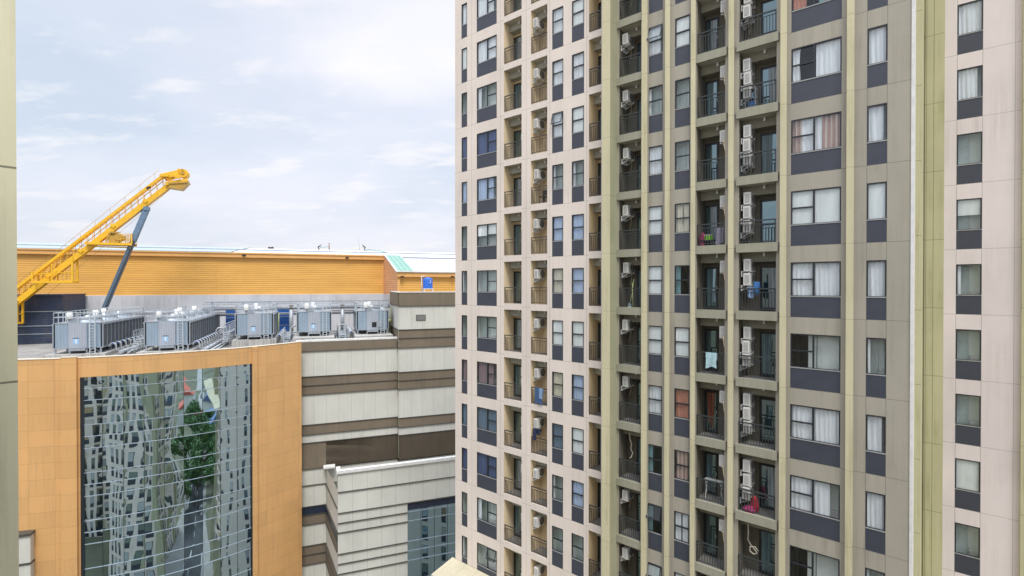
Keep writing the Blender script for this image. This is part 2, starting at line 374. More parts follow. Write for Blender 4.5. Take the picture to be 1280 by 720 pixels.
# what hangs in each window, top of the frame downward (W white curtain, V blind, E empty pale, D dark, ...)
FILL={'slim olive':'WWWVWEWWEW','wide olive':'oXPVWQWWQW','olive right':'VVEESDVOKUV','olive left':'EWEWVVVWDDV',
      'pink pair left':'WWWWELYVYGEE','pink pair right':'VWVELLVLVLEE','wide pink':'WWEBLHEEMGBEEE','slim end':'WVEBLEEEMGBEEE','wing':'WWEHEEEVEE'}
def fill_window(root,code,w,seed,lay):
    c=code
    mats={'W':'cw','U':'cw','X':'cw','Q':'roompale','O':'co','K':'cp','P':'cp','S':'cc','B':'cb','G':'cg','M':'cm','T':'ct','L':'cl','Y':'cc','o':'cw','H':'cl'}
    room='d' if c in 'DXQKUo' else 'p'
    dep=.5 if room=='p' else 1.8  # pale rooms are made shallow so the windows come out brighter
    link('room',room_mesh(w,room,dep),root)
    if c in 'VH':
        b=MB(); lo=.05 if c=='V' else GH*.5
        b.box(.03,w-.03,.06,.066,lo,GH-.03); b.box(.03,w-.03,.055,.072,lo-.03,lo); link('blind',cached(('bl',round(w,2),c),lambda:b.mesh('blind',M['blind'])),root)
    elif c in 'ED': 
        if c=='D': link('curtain',curtain_mesh(.03,w*.35,M['ct'],seed),root)
        elif seed%3==0: link('curtain',curtain_mesh(.03,w*.2,M['cw'],seed),root)
    elif c=='Q':
        b=MB(); b.box(w*.33,w*.5,.4,.45,0,GH); b.box(w*.52,w-.04,.35,.4,0,GH); link('blind',cached(('q',round(w,2)),lambda:b.mesh('blind',M['roompale'])),root)
    elif c=='X':
        link('curtain',curtain_mesh(w*.5,w-.03,M['cw'],seed),root); link('curtain',curtain_mesh(.03,w*.18,M['cw'],seed+1,.3),root)
    elif c=='P':
        link('curtain',curtain_mesh(w*.62,w-.03,M['cp'],seed),root); link('curtain',curtain_mesh(.03,w*.22,M['cp'],seed+1),root); link('curtain',curtain_mesh(w*.2,w*.62,M['cw'],seed+2),root)
    elif c=='K': link('curtain',curtain_mesh(.03,w-.03,M['cp'],seed,.35),root)
    elif c=='U':
        link('curtain',curtain_mesh(.03,w*.42,M['cw'],seed),root); link('curtain',curtain_mesh(w*.5,w-.03,M['cw'],seed+1),root)
    elif c=='S':
        link('curtain',curtain_mesh(.02,w*.5,M['cc'],seed,.25),root); link('curtain',curtain_mesh(w*.5,w-.02,M['cc'],seed+1,.25),root)
    elif c=='o':
        link('curtain',curtain_mesh(.03,w*.3,M['co'],seed),root); link('curtain',curtain_mesh(w*.55,w-.03,M['ct'],seed+1),root)
    else:
        full=(seed%4!=1)
        link('curtain',curtain_mesh(.03,w-.03 if full else w*.8,M[mats.get(c,'cw')],seed),root)
ops_a=[];ops_b=[];ops_c=[]; nwin=0; winrows={}
OPENSASH={('olive left',1),('olive left',9),('pink pair left',3),('wide pink',12),('olive left',10)}
for wi,(k,(x0,x1,lay,py)) in enumerate(WIN.items()):
    rr=rows(x0,x1,0,2.31,py); winrows[k]=rr
    w=x1-x0
    for i,j in enumerate(rr):
        wo=link('window',frame_mesh(w,lay),tower,(x0,py+.02,3*j+.87)); nwin+=1
        code=FILL[k][min(i,len(FILL[k])-1)]
        link('glass_pane',pane_mesh(w,rnd.randint(-4,4)),wo)
        fill_window(wo,code,w,wi*97+i*13,lay)
        link('spandrel_panel',panel_mesh(w),wo,(0,0,-.87))
        if (k,i) in OPENSASH:      # top-hung sash pushed outwards
            s=MB(); sx0,sx1=(.03,w-.03) if lay=='two' else (w*.55,w-.03); h=GH*.46
            A=Vector((0,-.01,GH-.04)); 
            Mx=Matrix.Translation((0,-.03,GH*.97))@Matrix.Rotation(R(-16),4,'X')
            s.box(sx0,sx1,-.02,.0,-h,-h+.05,0,Mx); s.box(sx0,sx1,-.02,.0,-.05,0,0,Mx); s.box(sx0,sx0+.045,-.02,0,-h+.05,-.05,0,Mx); s.box(sx1-.045,sx1,-.02,0,-h+.05,-.05,0,Mx)
            n=len(s.v); s.quad(Mx@Vector((sx0,-.01,-h)),Mx@Vector((sx1,-.01,-h)),Mx@Vector((sx1,-.01,0)),Mx@Vector((sx0,-.01,0)),1)
            link('open_sash',s.mesh('open_sash',[M['frame'],M['pane']]),wo)
    for j in range(JBOT,JTOP+1):
        o=(x0,x1,3*j+.004,3*j+2.31,.09)
        (ops_c if py else ops_a if x1<-13.5 else ops_b).append(o)
# the floors outside the photograph: plain windows in one mesh
ex=MB()
for k,(x0,x1,lay,py) in WIN.items():
    for j in range(JBOT,JTOP+1):
        if j in winrows[k]: continue
        z=3*j; w=x1-x0
        ex.box(x0,x1,py+.01,py+.06,z+.006,z+.87,1); ex.box(x0,x1,py+.012,py+.07,z+.871,z+.92,0); ex.box(x0,x1,py+.012,py+.07,z+2.26,z+2.308,0)
        ex.box(x0,x0+.05,py+.012,py+.07,z+.921,z+2.259,0); ex.box(x1-.05,x1,py+.012,py+.07,z+.921,z+2.259,0)
        ex.quad((x0+.05,py+.05,z+.92),(x1-.05,py+.05,z+.92),(x1-.05,py+.05,z+2.26),(x0+.05,py+.05,z+2.26),2+(j*7+int(-x0*3))%2)
# end wall facing the mall (x=-25.35) and back wall windows
ENDW=[(1.2,2.0),(3.6,4.2),(7.0,8.0),(10.2,10.9),(13.0,13.8)]
for (a,b_) in ENDW:
    for j in range(JBOT,JTOP+1):
        z=3*j; X=-25.362
        ex.box(X-.02,X,a,b_,z+.006,z+.87,1); ex.box(X-.024,X,a,b_,z+.871,z+2.308,0); 
        ex.quad((X-.027,b_-.05,z+.92),(X-.027,a+.05,z+.92),(X-.027,a+.05,z+2.26),(X-.027,b_-.05,z+2.26),2+(j*5+int(a*3))%2)
M['exg']=mirrormat('window glass seen from afar',(.10,.13,.14),(.7,.8,.85),.45,(.8,.8,.8),.01)
M['exc']=mirrormat('curtained glass seen from afar',(.5,.52,.54),(.7,.8,.85),.3,(.8,.8,.8),.01)
o=link('window',ex.mesh('window_rows',[M['frame'],M['panel'],M['exg'],M['exc']]),tower); o['kind']='stuff'

# balconies -------------------------------------------------------------------------
BD=1.0
def rail_mesh(w,kind):
    def f():
        b=MB(); h=1.02
        b.box(.02,w-.02,.015,.07,h-.055,h); b.box(.02,w-.02,.03,.055,h-.2,h-.17); b.box(.02,w-.02,.03,.055,.07,.10)
        n=max(3,round((w-.1)/.115)); 
        for i in range(n+1):
            x=.035+(w-.07)*i/n; t=.013 if 0<i<n else .024
            b.box(x-t,x+t,.032,.053,.0 if i in(0,n) else .1,h-.2 if 0<i<n else h-.045)
        return b.mesh('railing',M['rail_'+kind])
    return cached(('rl',round(w,2),kind),f)
def door_mesh(w,h,style):
    def f():
        b=MB(); t=.09
        b.box(0,w,-.05,0,h-t,h); b.box(0,t,-.05,0,0,h-t); b.box(w-t,w,-.05,0,0,h-t); b.box(t,w-t,-.045,0,0,.12)
        b.quad((t,-.02,.12),(w-t,-.02,.12),(w-t,-.02,h-t),(t,-.02,h-t),1)
        if style==1 and w>.55:      # drawn curtain hanging behind the glass, seen as folds
            b.quad((t+.02,-.023,.14),(w*.55,-.023,.14),(w*.62,-.023,h-t),(t+.02,-.023,h-t),2)
        if style==2 and w>.55:
            b.quad((w*.45,-.023,.14),(w-t-.03,-.023,.14),(w-t-.03,-.023,h-t),(w*.40,-.023,h-t),3)
        if style==3: b.quad((t+.1,-.023,.5),(w-t-.12,-.023,.14),(w-t-.05,-.023,h-t),(t+.02,-.023,h-t),4)
        b.box(w-t+.02,w-t+.05,-.1,-.05,.95,1.1,5)
        return b.mesh('door',[M['door'],M['doorglass'],M['dcurt1'],M['dcurt2'],M['dcurt3'],M['steel']])
    return cached(('dr',round(w,2),style),f)
def dcurt(name,c): 
    m,nt,b=newmat(name); tc=N(nt,'ShaderNodeTexCoord').outputs['Object']; n=noise(nt,mapping(nt,tc,(16,16,.5)),1,3,.6)
    nt.links.new(mixc(nt,mrange(nt,n,.35,.65),tuple(x*.45 for x in c),c),b.inputs['Base Color']); b.inputs['Roughness'].default_value=.25; return m
M['dcurt1']=dcurt('curtain behind door glass',(.16,.26,.28)); M['dcurt2']=dcurt('pale curtain behind door glass',(.42,.5,.52)); M['dcurt3']=dcurt('rust curtain behind door glass',(.35,.12,.07))
def slab_mesh(w,kind):
    def f():
        b=MB()
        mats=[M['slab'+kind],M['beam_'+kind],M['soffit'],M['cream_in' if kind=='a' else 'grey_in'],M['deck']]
        pr=0.0 if kind=='a' else .12; ov=0 if kind=='a' else .09
        if kind=='b': b.box(-ov,w+ov,-pr,-.002,-.19,.20,0)
        b.box(0.001,w-.001,-.002,BD+.1,-.19,.17,0 if kind=='a' else 0)
        b.quad((0.001,0,.172),(w-.001,0,.172),(w-.001,BD,.172),(0.001,BD,.172),4)
        if kind=='a': b.box(0.001,w-.001,-.002,.1,.1705,.2,0)
        # ceiling beam carried by the floor above (belongs to this recess, under z=3-.19)
        b.box(0.002,w-.002,.5,BD+.02,2.40,2.809,1)
        b.quad((0,.0,2.808),(0,.5,2.808),(w,.5,2.808),(w,0,2.808),2)
        # back wall and end walls
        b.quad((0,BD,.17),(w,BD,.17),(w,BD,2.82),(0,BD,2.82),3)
        return b.mesh('balcony',mats)
    return cached(('sl',round(w,2),kind),f)
M['slaba']=wallmat('pink slab render',PINK,dirt=.3,dirtc=(.3,.26,.2)); M['slabb']=wallmat('olive slab render',(.33,.32,.24),dirt=.3,dirtc=(.15,.14,.09))
def lamp_mesh():
    b=MB(); b.lathe([(.045,0),(.045,-.03),(.03,-.04),(.055,-.09),(.05,-.15),(.02,-.18)],10,0); return b.mesh('ceiling_lamp',M['white'])
# air conditioners
def ac_body(): 
    b=MB(); b.box(0,.30,0,.78,0,.54); return b.mesh('casing',M['ac'],.02)
def ac_grille():
    b=MB(); X=.303
    # round fan opening on the broad side, and vent slots on the narrow end
    k=24
    def ring(r0,r1,x,m):
        for j in range(k):
            a0,a1=2*math.pi*j/k,2*math.pi*(j+1)/k; c=(.47,.27)
            b.quad((x,c[0]+r0*math.cos(a0),c[1]+r0*math.sin(a0)),(x,c[0]+r1*math.cos(a0),c[1]+r1*math.sin(a0)),(x,c[0]+r1*math.cos(a1),c[1]+r1*math.sin(a1)),(x,c[0]+r0*math.cos(a1),c[1]+r0*math.sin(a1)),m)
    ring(0,.235,X,0)
    for r in (.08,.16,.238): ring(r-.004,r+.004,X+.006,1)
    for q in range(6):
        a=q*math.pi/3; b.bar((X+.004,.47+.03*math.cos(a),.27+.03*math.sin(a)),(X+.004,.47+.23*math.cos(a),.27+.23*math.sin(a)),.006,.006,1)
    return b.mesh('fan_grille',[M['acdark'],M['ac'],M['acgrey']])
def ac_vents():
    b=MB(); b.box(.06,.25,-.004,-.001,.07,.47,0)
    for i in range(9): b.box(.05,.25,-.010,-.0045,.08+i*.045,.095+i*.045,1)
    return b.mesh('vent_slots',[M['acgrey'],M['ac']])
def ac_bracket():
    b=MB(); 
    for y in (.12,.62): b.bar((-.12,y,-.02),(.34,y,-.02),.035,.035); b.bar((-.12,y,-.24),(.28,y,-.03),.025,.025)
    b.box(-.12,-.09,.08,.66,-.26,0); b.tube([(.1,.77,.1),(.1,.84,.05),(.06,.86,-.3),(-.02,.84,-.7)],.018,6,1)
    return b.mesh('bracket',[M['white'],M['cream_in']])
ACB,ACG,ACK,ACV=ac_body(),ac_grille(),ac_bracket(),ac_vents()
ORD=['first','second','third','fourth','fifth','sixth','seventh','eighth','ninth','tenth','eleventh','twelfth','thirteenth','fourteenth','fifteenth']
BDESC={'b1':'leftmost balcony column of the pink part','b2':'second balcony column of the pink part','b3':'third balcony column',
       'b4':'narrow balcony column beside the thick olive pillar','b5':'middle balcony column of the olive part','b6':'widest balcony column of the olive part'}
acroot={}
def make_ac(loc,flip,label,group,par_rot=ROT):
    r=thing('air_conditioner',label,'air conditioner',loc,par_rot,group)
    for n,me in (('casing',ACB),('fan_grille',ACG),('bracket',ACK),('vent_slots',ACV)):
        o=link(n,me,r)
        if flip and n=='vent_slots': continue
        if flip: o.location=(.30,.80,0); o.rotation_euler=(0,0,math.pi); 
    return r
balrows={}
in_ops=[]
BADR={'b4':{8},'b6':{8}}
for bi,(k,(x0,x1,kind)) in enumerate(BAL.items()):
    w=x1-x0; rr=rows(x0,x1,-.19,2.8); balrows[k]=rr
    doors={'b1':(.02,.70),'b2':(.82,w-.02),'b3':(.03,.72),'b4':(.54,w-.03),'b5':(.04,.68),'b6':(.64,w-.05)}[k]
    for i,j in enumerate(rr):
        bo=link('balcony',slab_mesh(w,kind),tower,(x0,0,3*j))
        link('railing',rail_mesh(w,kind),bo,(0,-.05 if kind=='b' else .0,.2))
        link('door',door_mesh(doors[1]-doors[0],2.02,3 if k=='b5' and 520<proj(tw(x0,0,3*j))[1]<590 else (i*5+bi*3)%3),bo,(doors[0],BD-.003,.2))
        link('ceiling_lamp',cached('lamp',lamp_mesh),bo,(w*.62,.42,2.80))
        # air conditioners
        n=0; 
        if k=='b1': units=[(2.30,1)]+([(1.62,1)] if i%3!=1 else [])
        elif k=='b2': units=[(2.30,0)]
        elif k=='b4': units=[(2.52,0)] if i!=8 else []
        elif k=='b5': units=[(2.46,1)]
        elif k=='b6':
            cnt=[2,3,3,3,2,3,3,3,0,2][min(i,9)]; units=[(2.5-.62*q,0) for q in range(cnt)]
        else: units=[]
        for q,(top,near) in enumerate(units):
            jx,jy,jz=rnd.uniform(-.02,.03),rnd.uniform(-.03,.05),rnd.uniform(-.03,.03)
            X=x0+.14+jx if not near else x1-.14-.30+jx
            if k=='b1': X=x1-.13
            if k=='b5': X=x1-.27
            pos='' if len(units)==1 else [', the upper one',', the one below the upper'  ,', the third one down'][q] if len(units)>2 or q==0 else ', the lower one'
            lab='white outdoor air conditioner on the '+ORD[i]+' balcony from the top, '+BDESC[k]+pos
            lab=' '.join(lab.split()[:40])
            short={'b1':'leftmost pink column','b2':'second pink column','b4':'column beside thick pillar','b5':'middle olive column','b6':'widest olive column'}[k]
            pos2='' if len(units)==1 else ('upper ' if q==0 else ('lowest ' if q==len(units)-1 else 'middle '))
            lab=pos2+'white outdoor unit, '+ORD[i]+' balcony from the top, '+short
            p=tw(X,.08+jy if not near else .1+jy,3*j+top-.54+jz)
            make_ac(p,near,lab,'air conditioners in the balconies')
    for j in range(JBOT,JTOP+1):
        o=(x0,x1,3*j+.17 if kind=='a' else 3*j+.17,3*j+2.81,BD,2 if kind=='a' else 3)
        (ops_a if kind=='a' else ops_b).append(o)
# balconies outside the photograph
eb=MB()
for k,(x0,x1,kind) in BAL.items():
    for j in range(JBOT,JTOP+1):
        if j in balrows[k]: continue
        z=3*j; mi=0 if kind=='a' else 1
        eb.quad((x0,BD,z+.17),(x1,BD,z+.17),(x1,BD,z+2.81),(x0,BD,z+2.81),mi); eb.box(x0+.01,x1-.01,0,.04,z+1.17,z+1.22,2); 
        for q in range(9): X=x0+.05+(x1-x0-.1)*q/8; eb.box(X-.01,X+.01,.01,.03,z+.17,z+1.17,2)
        eb.box(x1-.62,x1-.05,BD-.04,BD-.004,z+.18,z+2.2,3)
        if kind=='b': eb.box(x0-.09,x1+.09,-.12,-.003,z-.19,z+.2,4)
o=link('balcony',eb.mesh('balcony_rows',[M['cream_in'],M['grey_in'],M['rail_b'],M['door'],M['slabb']]),tower); o['kind']='stuff'

# walls
wa=MB(); DEP=18
facade(wa,-25.35,-13.41,0,ZT,ops_a,0,.09,0)
facade(wa,-13.41,-.72,0,ZT,ops_b,0,.09,1)
facade(wa,.18,2.77,0,ZT,ops_c,7.26,.09,4)
mats=[M['pink'],M['olive'],M['cream_in'],M['grey_in'],M['pinkc'],M['white_edge']]
wa.quad((-25.35,DEP,0),(-25.35,0,0),(-25.35,0,ZT),(-25.35,DEP,ZT),0)      # end wall to the mall
wa.quad((-.72,0,0),(-.72,2.07,0),(-.72,2.07,ZT),(-.72,0,ZT),5)
wa.quad((-25.35,DEP,0),(-25.35,DEP,ZT),(14,DEP,ZT),(14,DEP,0),0)
wa.quad((-25.35,0,ZT),(-.72,0,ZT),(-.72,DEP,ZT),(-25.35,DEP,ZT),3)
wa.quad((-.72,7.26,ZT),(14,7.26,ZT),(14,DEP,ZT),(-.72,DEP,ZT),3)
wa.quad((3.3,7.26,0),(14,7.26,0),(14,7.26,ZT),(3.3,7.26,ZT),0)
wa.quad((14,7.26,0),(14,DEP,0),(14,DEP,ZT),(14,7.26,ZT),0)
link('wall',wa.mesh('wall',mats),tower)
# pillars
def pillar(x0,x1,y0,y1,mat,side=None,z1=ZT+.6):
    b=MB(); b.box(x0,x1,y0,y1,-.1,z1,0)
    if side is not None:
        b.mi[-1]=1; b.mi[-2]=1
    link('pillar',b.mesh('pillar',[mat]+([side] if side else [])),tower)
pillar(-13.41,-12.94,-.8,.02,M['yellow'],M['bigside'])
pa=MB(); 
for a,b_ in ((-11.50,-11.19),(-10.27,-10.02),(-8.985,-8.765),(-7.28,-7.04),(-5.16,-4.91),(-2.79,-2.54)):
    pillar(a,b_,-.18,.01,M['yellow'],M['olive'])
# corner edge trim and the stepped fins between the front and the wing
b=MB(); b.box(-.79,-.70,-.03,.12,0,ZT); b.box(-.755,-.701,.12,.5,0,ZT); link('corner_trim',b.mesh('corner_trim',M['white_edge']),tower)
b=MB(); b.box(-1.6,-.52,2.07,5.0,0,ZT); b.box(-1.6,.18,5.05,7.3,0,ZT); b.box(-.47,-.42,5.0,5.05,0,ZT); link('fin_wall',b.mesh('fin_wall',M['yellow2']),tower)
b=MB(); b.box(2.77,3.4,7.08,7.3,0,ZT); link('fin_wall',b.mesh('fin_wall2',M['yellow2']),tower)
# podium ledge of the tower
b=MB(); zl=EYE-19.0
b.face([(-25.6,-1.95,zl-.45),(3,-1.95,zl-.45),(3,-1.95,zl-.2),(-25.6,-1.95,zl-.2)],0)
b.face([(-25.6,-1.95,zl-.2),(3,-1.95,zl-.2),(3,-.03,zl+.15),(-25.6,-.03,zl+.15)],1)
b.face([(-25.6,-1.95,zl-.45),(-25.6,-1.95,zl-.2),(-25.6,-.03,zl+.15),(-25.6,-.03,zl-.45)],0)
b.face([(-25.6,-1.95,zl-.45),(-25.6,-.03,zl-.45),(3,-.03,zl-.45),(3,-1.95,zl-.45)],0)
M['ledge']=wallmat('cream ledge tiles',(.50,.45,.32),None,0,1.1,0,dirt=.3,joint=.5)
link('ledge',b.mesh('ledge',[M['slaba'],M['ledge']]),tower)

# ------------------------------------------------------------------ mall frame
UU=Vector((.936,.352,0)); NU=Vector((-.352,.936,0)); MROT=math.atan2(.352,.936)
def mw(s,c,h): return UU*s+NU*c+Vector((0,0,EYE+h))          # h relative to the eye
def mpx(x,y,c):
    """point on the plane at offset c seen at photo pixel x,y"""
    r=(x-640)/F; z=c/(-.352*r+.936); X=r*z; s=.936*X+.352*z; return s,-(y-356)*z/F
def mroot(name,label,cat): return thing(name,label,cat,(0,0,0),MROT)
def H(h): return EYE+h
mall=mroot('shopping_mall','cream and brown banded mall with a curved orange corner around tall mirror glass','mall building')
# curved orange corner
CX,CY=-50.0,73.2; RC=28.2
cs=.936*CX+.352*CY; cc=-.352*CX+.936*CY       # centre in mall frame
def phi(x,R_=RC):
    """angle round the drum for photo column x"""
    best=None
    for i in range(-2000,8000):
        a=i*.0002*1.0
        X=CX+R_*math.sin(a); Y=CY-R_*math.cos(a); px=640+F*X/Y
        if px>=x: return a
    return 1.2
def arc(a,R_=RC):
    X=CX+R_*math.sin(a); Y=CY-R_*math.cos(a); return Vector((.936*X+.352*Y,-.352*X+.936*Y,0))
def arcwall(mb,a0,a1,z0,z1,R_,n,m=0,thick=None,top=True):
    for i in range(n):
        p,q=arc(a0+(a1-a0)*i/n,R_),arc(a0+(a1-a0)*(i+1)/n,R_)
        mb.quad((p.x,p.y,z0),(q.x,q.y,z0),(q.x,q.y,z1),(p.x,p.y,z1),m)
        if thick:
            P,Q=arc(a0+(a1-a0)*i/n,R_-thick),arc(a0+(a1-a0)*(i+1)/n,R_-thick)
            if top: mb.quad((p.x,p.y,z1),(q.x,q.y,z1),(Q.x,Q.y,z1),(P.x,P.y,z1),m)
            mb.quad((Q.x,Q.y,z0),(P.x,P.y,z0),(P.x,P.y,z1),(Q.x,Q.y,z1),m)
            if i==0: mb.quad((P.x,P.y,z0),(p.x,p.y,z0),(p.x,p.y,z1),(P.x,P.y,z1),m)
            if i==n-1: mb.quad((q.x,q.y,z0),(Q.x,Q.y,z0),(Q.x,Q.y,z1),(q.x,q.y,z1),m)
            mb.quad((P.x,P.y,z0),(Q.x,Q.y,z0),(q.x,q.y,z0),(p.x,p.y,z0),m)
M['drum']=wallmat('orange cladding panels',(.70,.40,.16),1.5,.06,2.0,0,jw=.035,dirt=.45,dirtc=(.50,.30,.14),polar=(cs,cc,RC),joint=.68,rough=.5,var=.06)
M['coping']=plain('cream coping',(.72,.64,.52),.6)
PAR=H(-6.8); a_l=phi(99.5); a_r=phi(316); a_e=phi(376.5); a_0=-.35
drum=MB()
arcwall(drum,a_0,a_l,0,PAR,RC,20,0,.35); arcwall(drum,a_r,a_e,0,PAR,RC,16,0,.35); arcwall(drum,a_l,a_r,H(-8.6),PAR,RC,36,0,.35)
arcwall(drum,phi(77),phi(96.5),0,PAR+.12,RC+.3,6,0,.3); arcwall(drum,phi(314.5),phi(320.5),0,PAR,RC+.2,3,0,.2)
link('curved_wall',drum.mesh('curved_wall',M['drum']),mall)
cp=MB(); arcwall(cp,a_0,a_e,PAR+.003,PAR+.07,RC+.04,60,0,.43); arcwall(cp,phi(77),phi(96.5),PAR+.123,PAR+.18,RC+.33,6,0,.35); link('coping',cp.mesh('coping',M['coping']),mall)
# mirror glass: facets with slight individual tilts, horizontal caps
M['mirror']=mirrormat('blue green mirror glass',(.015,.03,.03),(.62,.82,.92),.93,(.20,.20,.07),.14)
gl=MB(); RG=RC-.12; nf=9; zs=[]; z=H(-8.6); k=0
lines=[]
zz=H(-8.6)
seq=[1.1,1.1,2.3]
i=0
while zz>2: lines.append(zz); zz-=seq[i%3]; i+=1
lines.append(0)
r2=random.Random(3)
for f in range(nf):
    A0=a_l+(a_r-a_l)*f/nf; A1=a_l+(a_r-a_l)*(f+1)/nf
    for zt,zb in zip(lines,lines[1:]):
        sub=4; t1=r2.uniform(-.01,.01); t2=r2.uniform(-.012,.012)
        # slightly pillowed pane
        g=[[None]*(sub+1) for _ in range(sub+1)]
        for iu in range(sub+1):
            for iv in range(sub+1):
                u=iu/sub; v=iv/sub; p0=arc(A0+(A1-A0)*u,RG); q0,q1=arc(A0,RG),arc(A1,RG)
                flat=q0.lerp(q1,u); c_=flat.lerp(p0,.35)
                nrm=(p0-Vector((cs,cc,0))).normalized()
                c_=c_+nrm*((u-.5)*t1+(v-.5)*t2*(zt-zb)/2.0)
                g[iu][iv]=(c_.x,c_.y,zb+(zt-zb)*v)
        for iu in range(sub):
            for iv in range(sub): gl.quad(g[iu][iv],g[iu+1][iv],g[iu+1][iv+1],g[iu][iv+1],0,True)
gme=gl.mesh('mirror_glass',M['mirror']); 
bm=bmesh.new(); bm.from_mesh(gme); bmesh.ops.remove_doubles(bm,verts=bm.verts,dist=.0005); bm.to_mesh(gme); bm.free()
link('mirror_glass',gme,mall)
ml=MB()
for zt in lines[:-1]: arcwall(ml,a_l,a_r,zt-.022,zt+.022,RG+.05,36,0,.07)
for f in range(nf+1):
    a=a_l+(a_r-a_l)*f/nf; p=arc(a,RG+.015); ml.bar((p.x,p.y,0),(p.x,p.y,H(-8.62)),.03,.03,1)
p=arc(a_l+.004,RG+.06); ml.bar((p.x,p.y,0),(p.x,p.y,H(-8.62)),.22,.22,1); p=arc(a_r-.004,RG+.06); ml.bar((p.x,p.y,0),(p.x,p.y,H(-8.62)),.2,.2,1)
link('glazing_bars',ml.mesh('glazing_bars',[M['steel'],M['frame']]),mall)
# banded wall
M['creamp']=wallmat('cream cladding panels',(.62,.62,.56),None,0,1.47,-2.5,jw=.03,dirt=.22,dirtc=(.4,.38,.3),joint=.45)
M['brownp']=wallmat('brown cladding panels',(.19,.155,.11),None,0,1.47,-2.5,jw=.03,dirt=.3,dirtc=(.08,.07,.05),joint=.9)
M['navyp']=plain('navy band',(.02,.03,.055),.35)
M['trim']=plain('dark shadow gap trim',(.07,.065,.055),.6)
M['ctop']=plain('white coping',(.72,.72,.69),.6)
BANDS=[(-6.97,-8.1,1),(-8.1,-11.2,0),(-11.2,-12.3,1),(-12.3,-13.4,1),(-13.4,-17.1,0),(-17.1,-18.3,1),(-18.3,-19.3,0),(-19.3,-22.5,1),(-22.5,-24.5,0),(-24.5,-27.1,0),(-27.1,-28.1,2),(-28.1,-29.3,1),(-29.3,-31.9,0),(-31.9,-33,1),(-33,-34.2,1),(-34.2,-37.5,0),(-37.5,-39.5,1),(-39.5,-43,0),(-43,-44.5,1),(-44.5,-48,0),(-48,-55.36,1)]
CM=66.3
sM0=mpx(375.5,430,CM)[0]; sM1=mpx(497.5,430,CM)[0]
BK=65.55; sB0=sM1-.05; SE=34.0
def banded(mb,p,q,bands,back=2.5):
    """bands between plan points p,q; brown bands sit 6 cm proud; a thin dark ledge under each change"""
    d=(Vector(q)-Vector(p)); L=d.length; d.normalize(); n=Vector((d.y,-d.x))      # outward
    for (t,b_,k) in bands:
        o=.0 if k==0 else .05
        P=Vector(p)+n*o; Q=Vector(q)+n*o
        z1,z0=H(t),H(b_)
        mb.quad((P.x,P.y,z0),(Q.x,Q.y,z0),(Q.x,Q.y,z1),(P.x,P.y,z1),k)
        P2=Vector(p)+n*.14; Q2=Vector(q)+n*.14; e=.05
        a,b2=Vector(p)-n*.05,Vector(q)-n*.05
        mb.prism([(P2.x,P2.y),(Q2.x,Q2.y),(b2.x,b2.y),(a.x,a.y)],z0-e,z0+e*.4,3)
wb=MB()
sR=mpx(407,600,CM)[0]                                  # where the return to the annex starts
an_c=58.2; an_s=mpx(421.5,600,an_c)[0]
banded(wb,(sM0-.6,CM),(sM1,CM),[b for b in BANDS if b[0]>-20])
banded(wb,(sM0-.6,CM),(sR,CM),[b for b in BANDS if b[0]<=-19.31 ] )
banded(wb,(sR,CM),(sM1,CM),[(-19.3,-22.5,1),(-22.5,-24.5,0)])
# return face to the annex
banded(wb,(sR,CM),(an_s,an_c+.12),[b for b in BANDS if b[0]<=-22.4])
banded(wb,(sM1,CM),(sB0,BK),[b for b in BANDS if b[0]>-20]+[(-19.3,-22.5,1),(-22.5,-24.5,0)])
banded(wb,(sB0,BK),(SE,BK),[(-1.0,-2.7,1),(-2.7,-5.75,0),(-5.75,-6.85,1)]+[(-6.85,-8.1,1)]+[b for b in BANDS[1:] if b[0]>-20]+[(-19.3,-22.5,1),(-22.5,-24.5,0)])
banded(wb,(sB0,74),(sB0,BK),[(-1.0,-2.7,1),(-2.7,-5.75,0),(-5.75,-7.4,1)])
wb.quad((SE,BK,0),(SE,95,0),(SE,95,H(-1)),(SE,BK,H(-1)),0)
link('banded_wall',wb.mesh('banded_wall',[M['creamp'],M['brownp'],M['navyp'],M['trim']]),mall)
b=MB(); b.box(sM0-.5,sM1-.06,CM-.08,CM+.5,H(-6.97),H(-6.75)); b.box(sB0-.08,SE,BK-.1,BK+.4,H(-1.0)+.003,H(-.88)); b.box(sB0-.08,sB0+.4,BK+.4,73,H(-1.0)+.003,H(-.88)); link('coping',b.mesh('coping2',M['ctop']),mall)
b=MB(); b.box(sB0,SE,BK+.3,73.2,H(-1.3),H(-1.05)); link('block_roof',b.mesh('block_roof',M['deck']),mall)
# louvred vent
s0,h0=mpx(520,393.5,BK); s1,h1=mpx(532,400.5,BK)
b=MB(); b.box(s0,s1,BK-.06,BK-.003,H(h1),H(h0),0)
for i in range(6): b.box(s0+.05,s1-.05,BK-.09,BK-.061,H(h1)+.06+i*.11,H(h1)+.12+i*.11,1)
link('vent_grille',b.mesh('vent_grille',[M['door'],M['acgrey']]),mall)
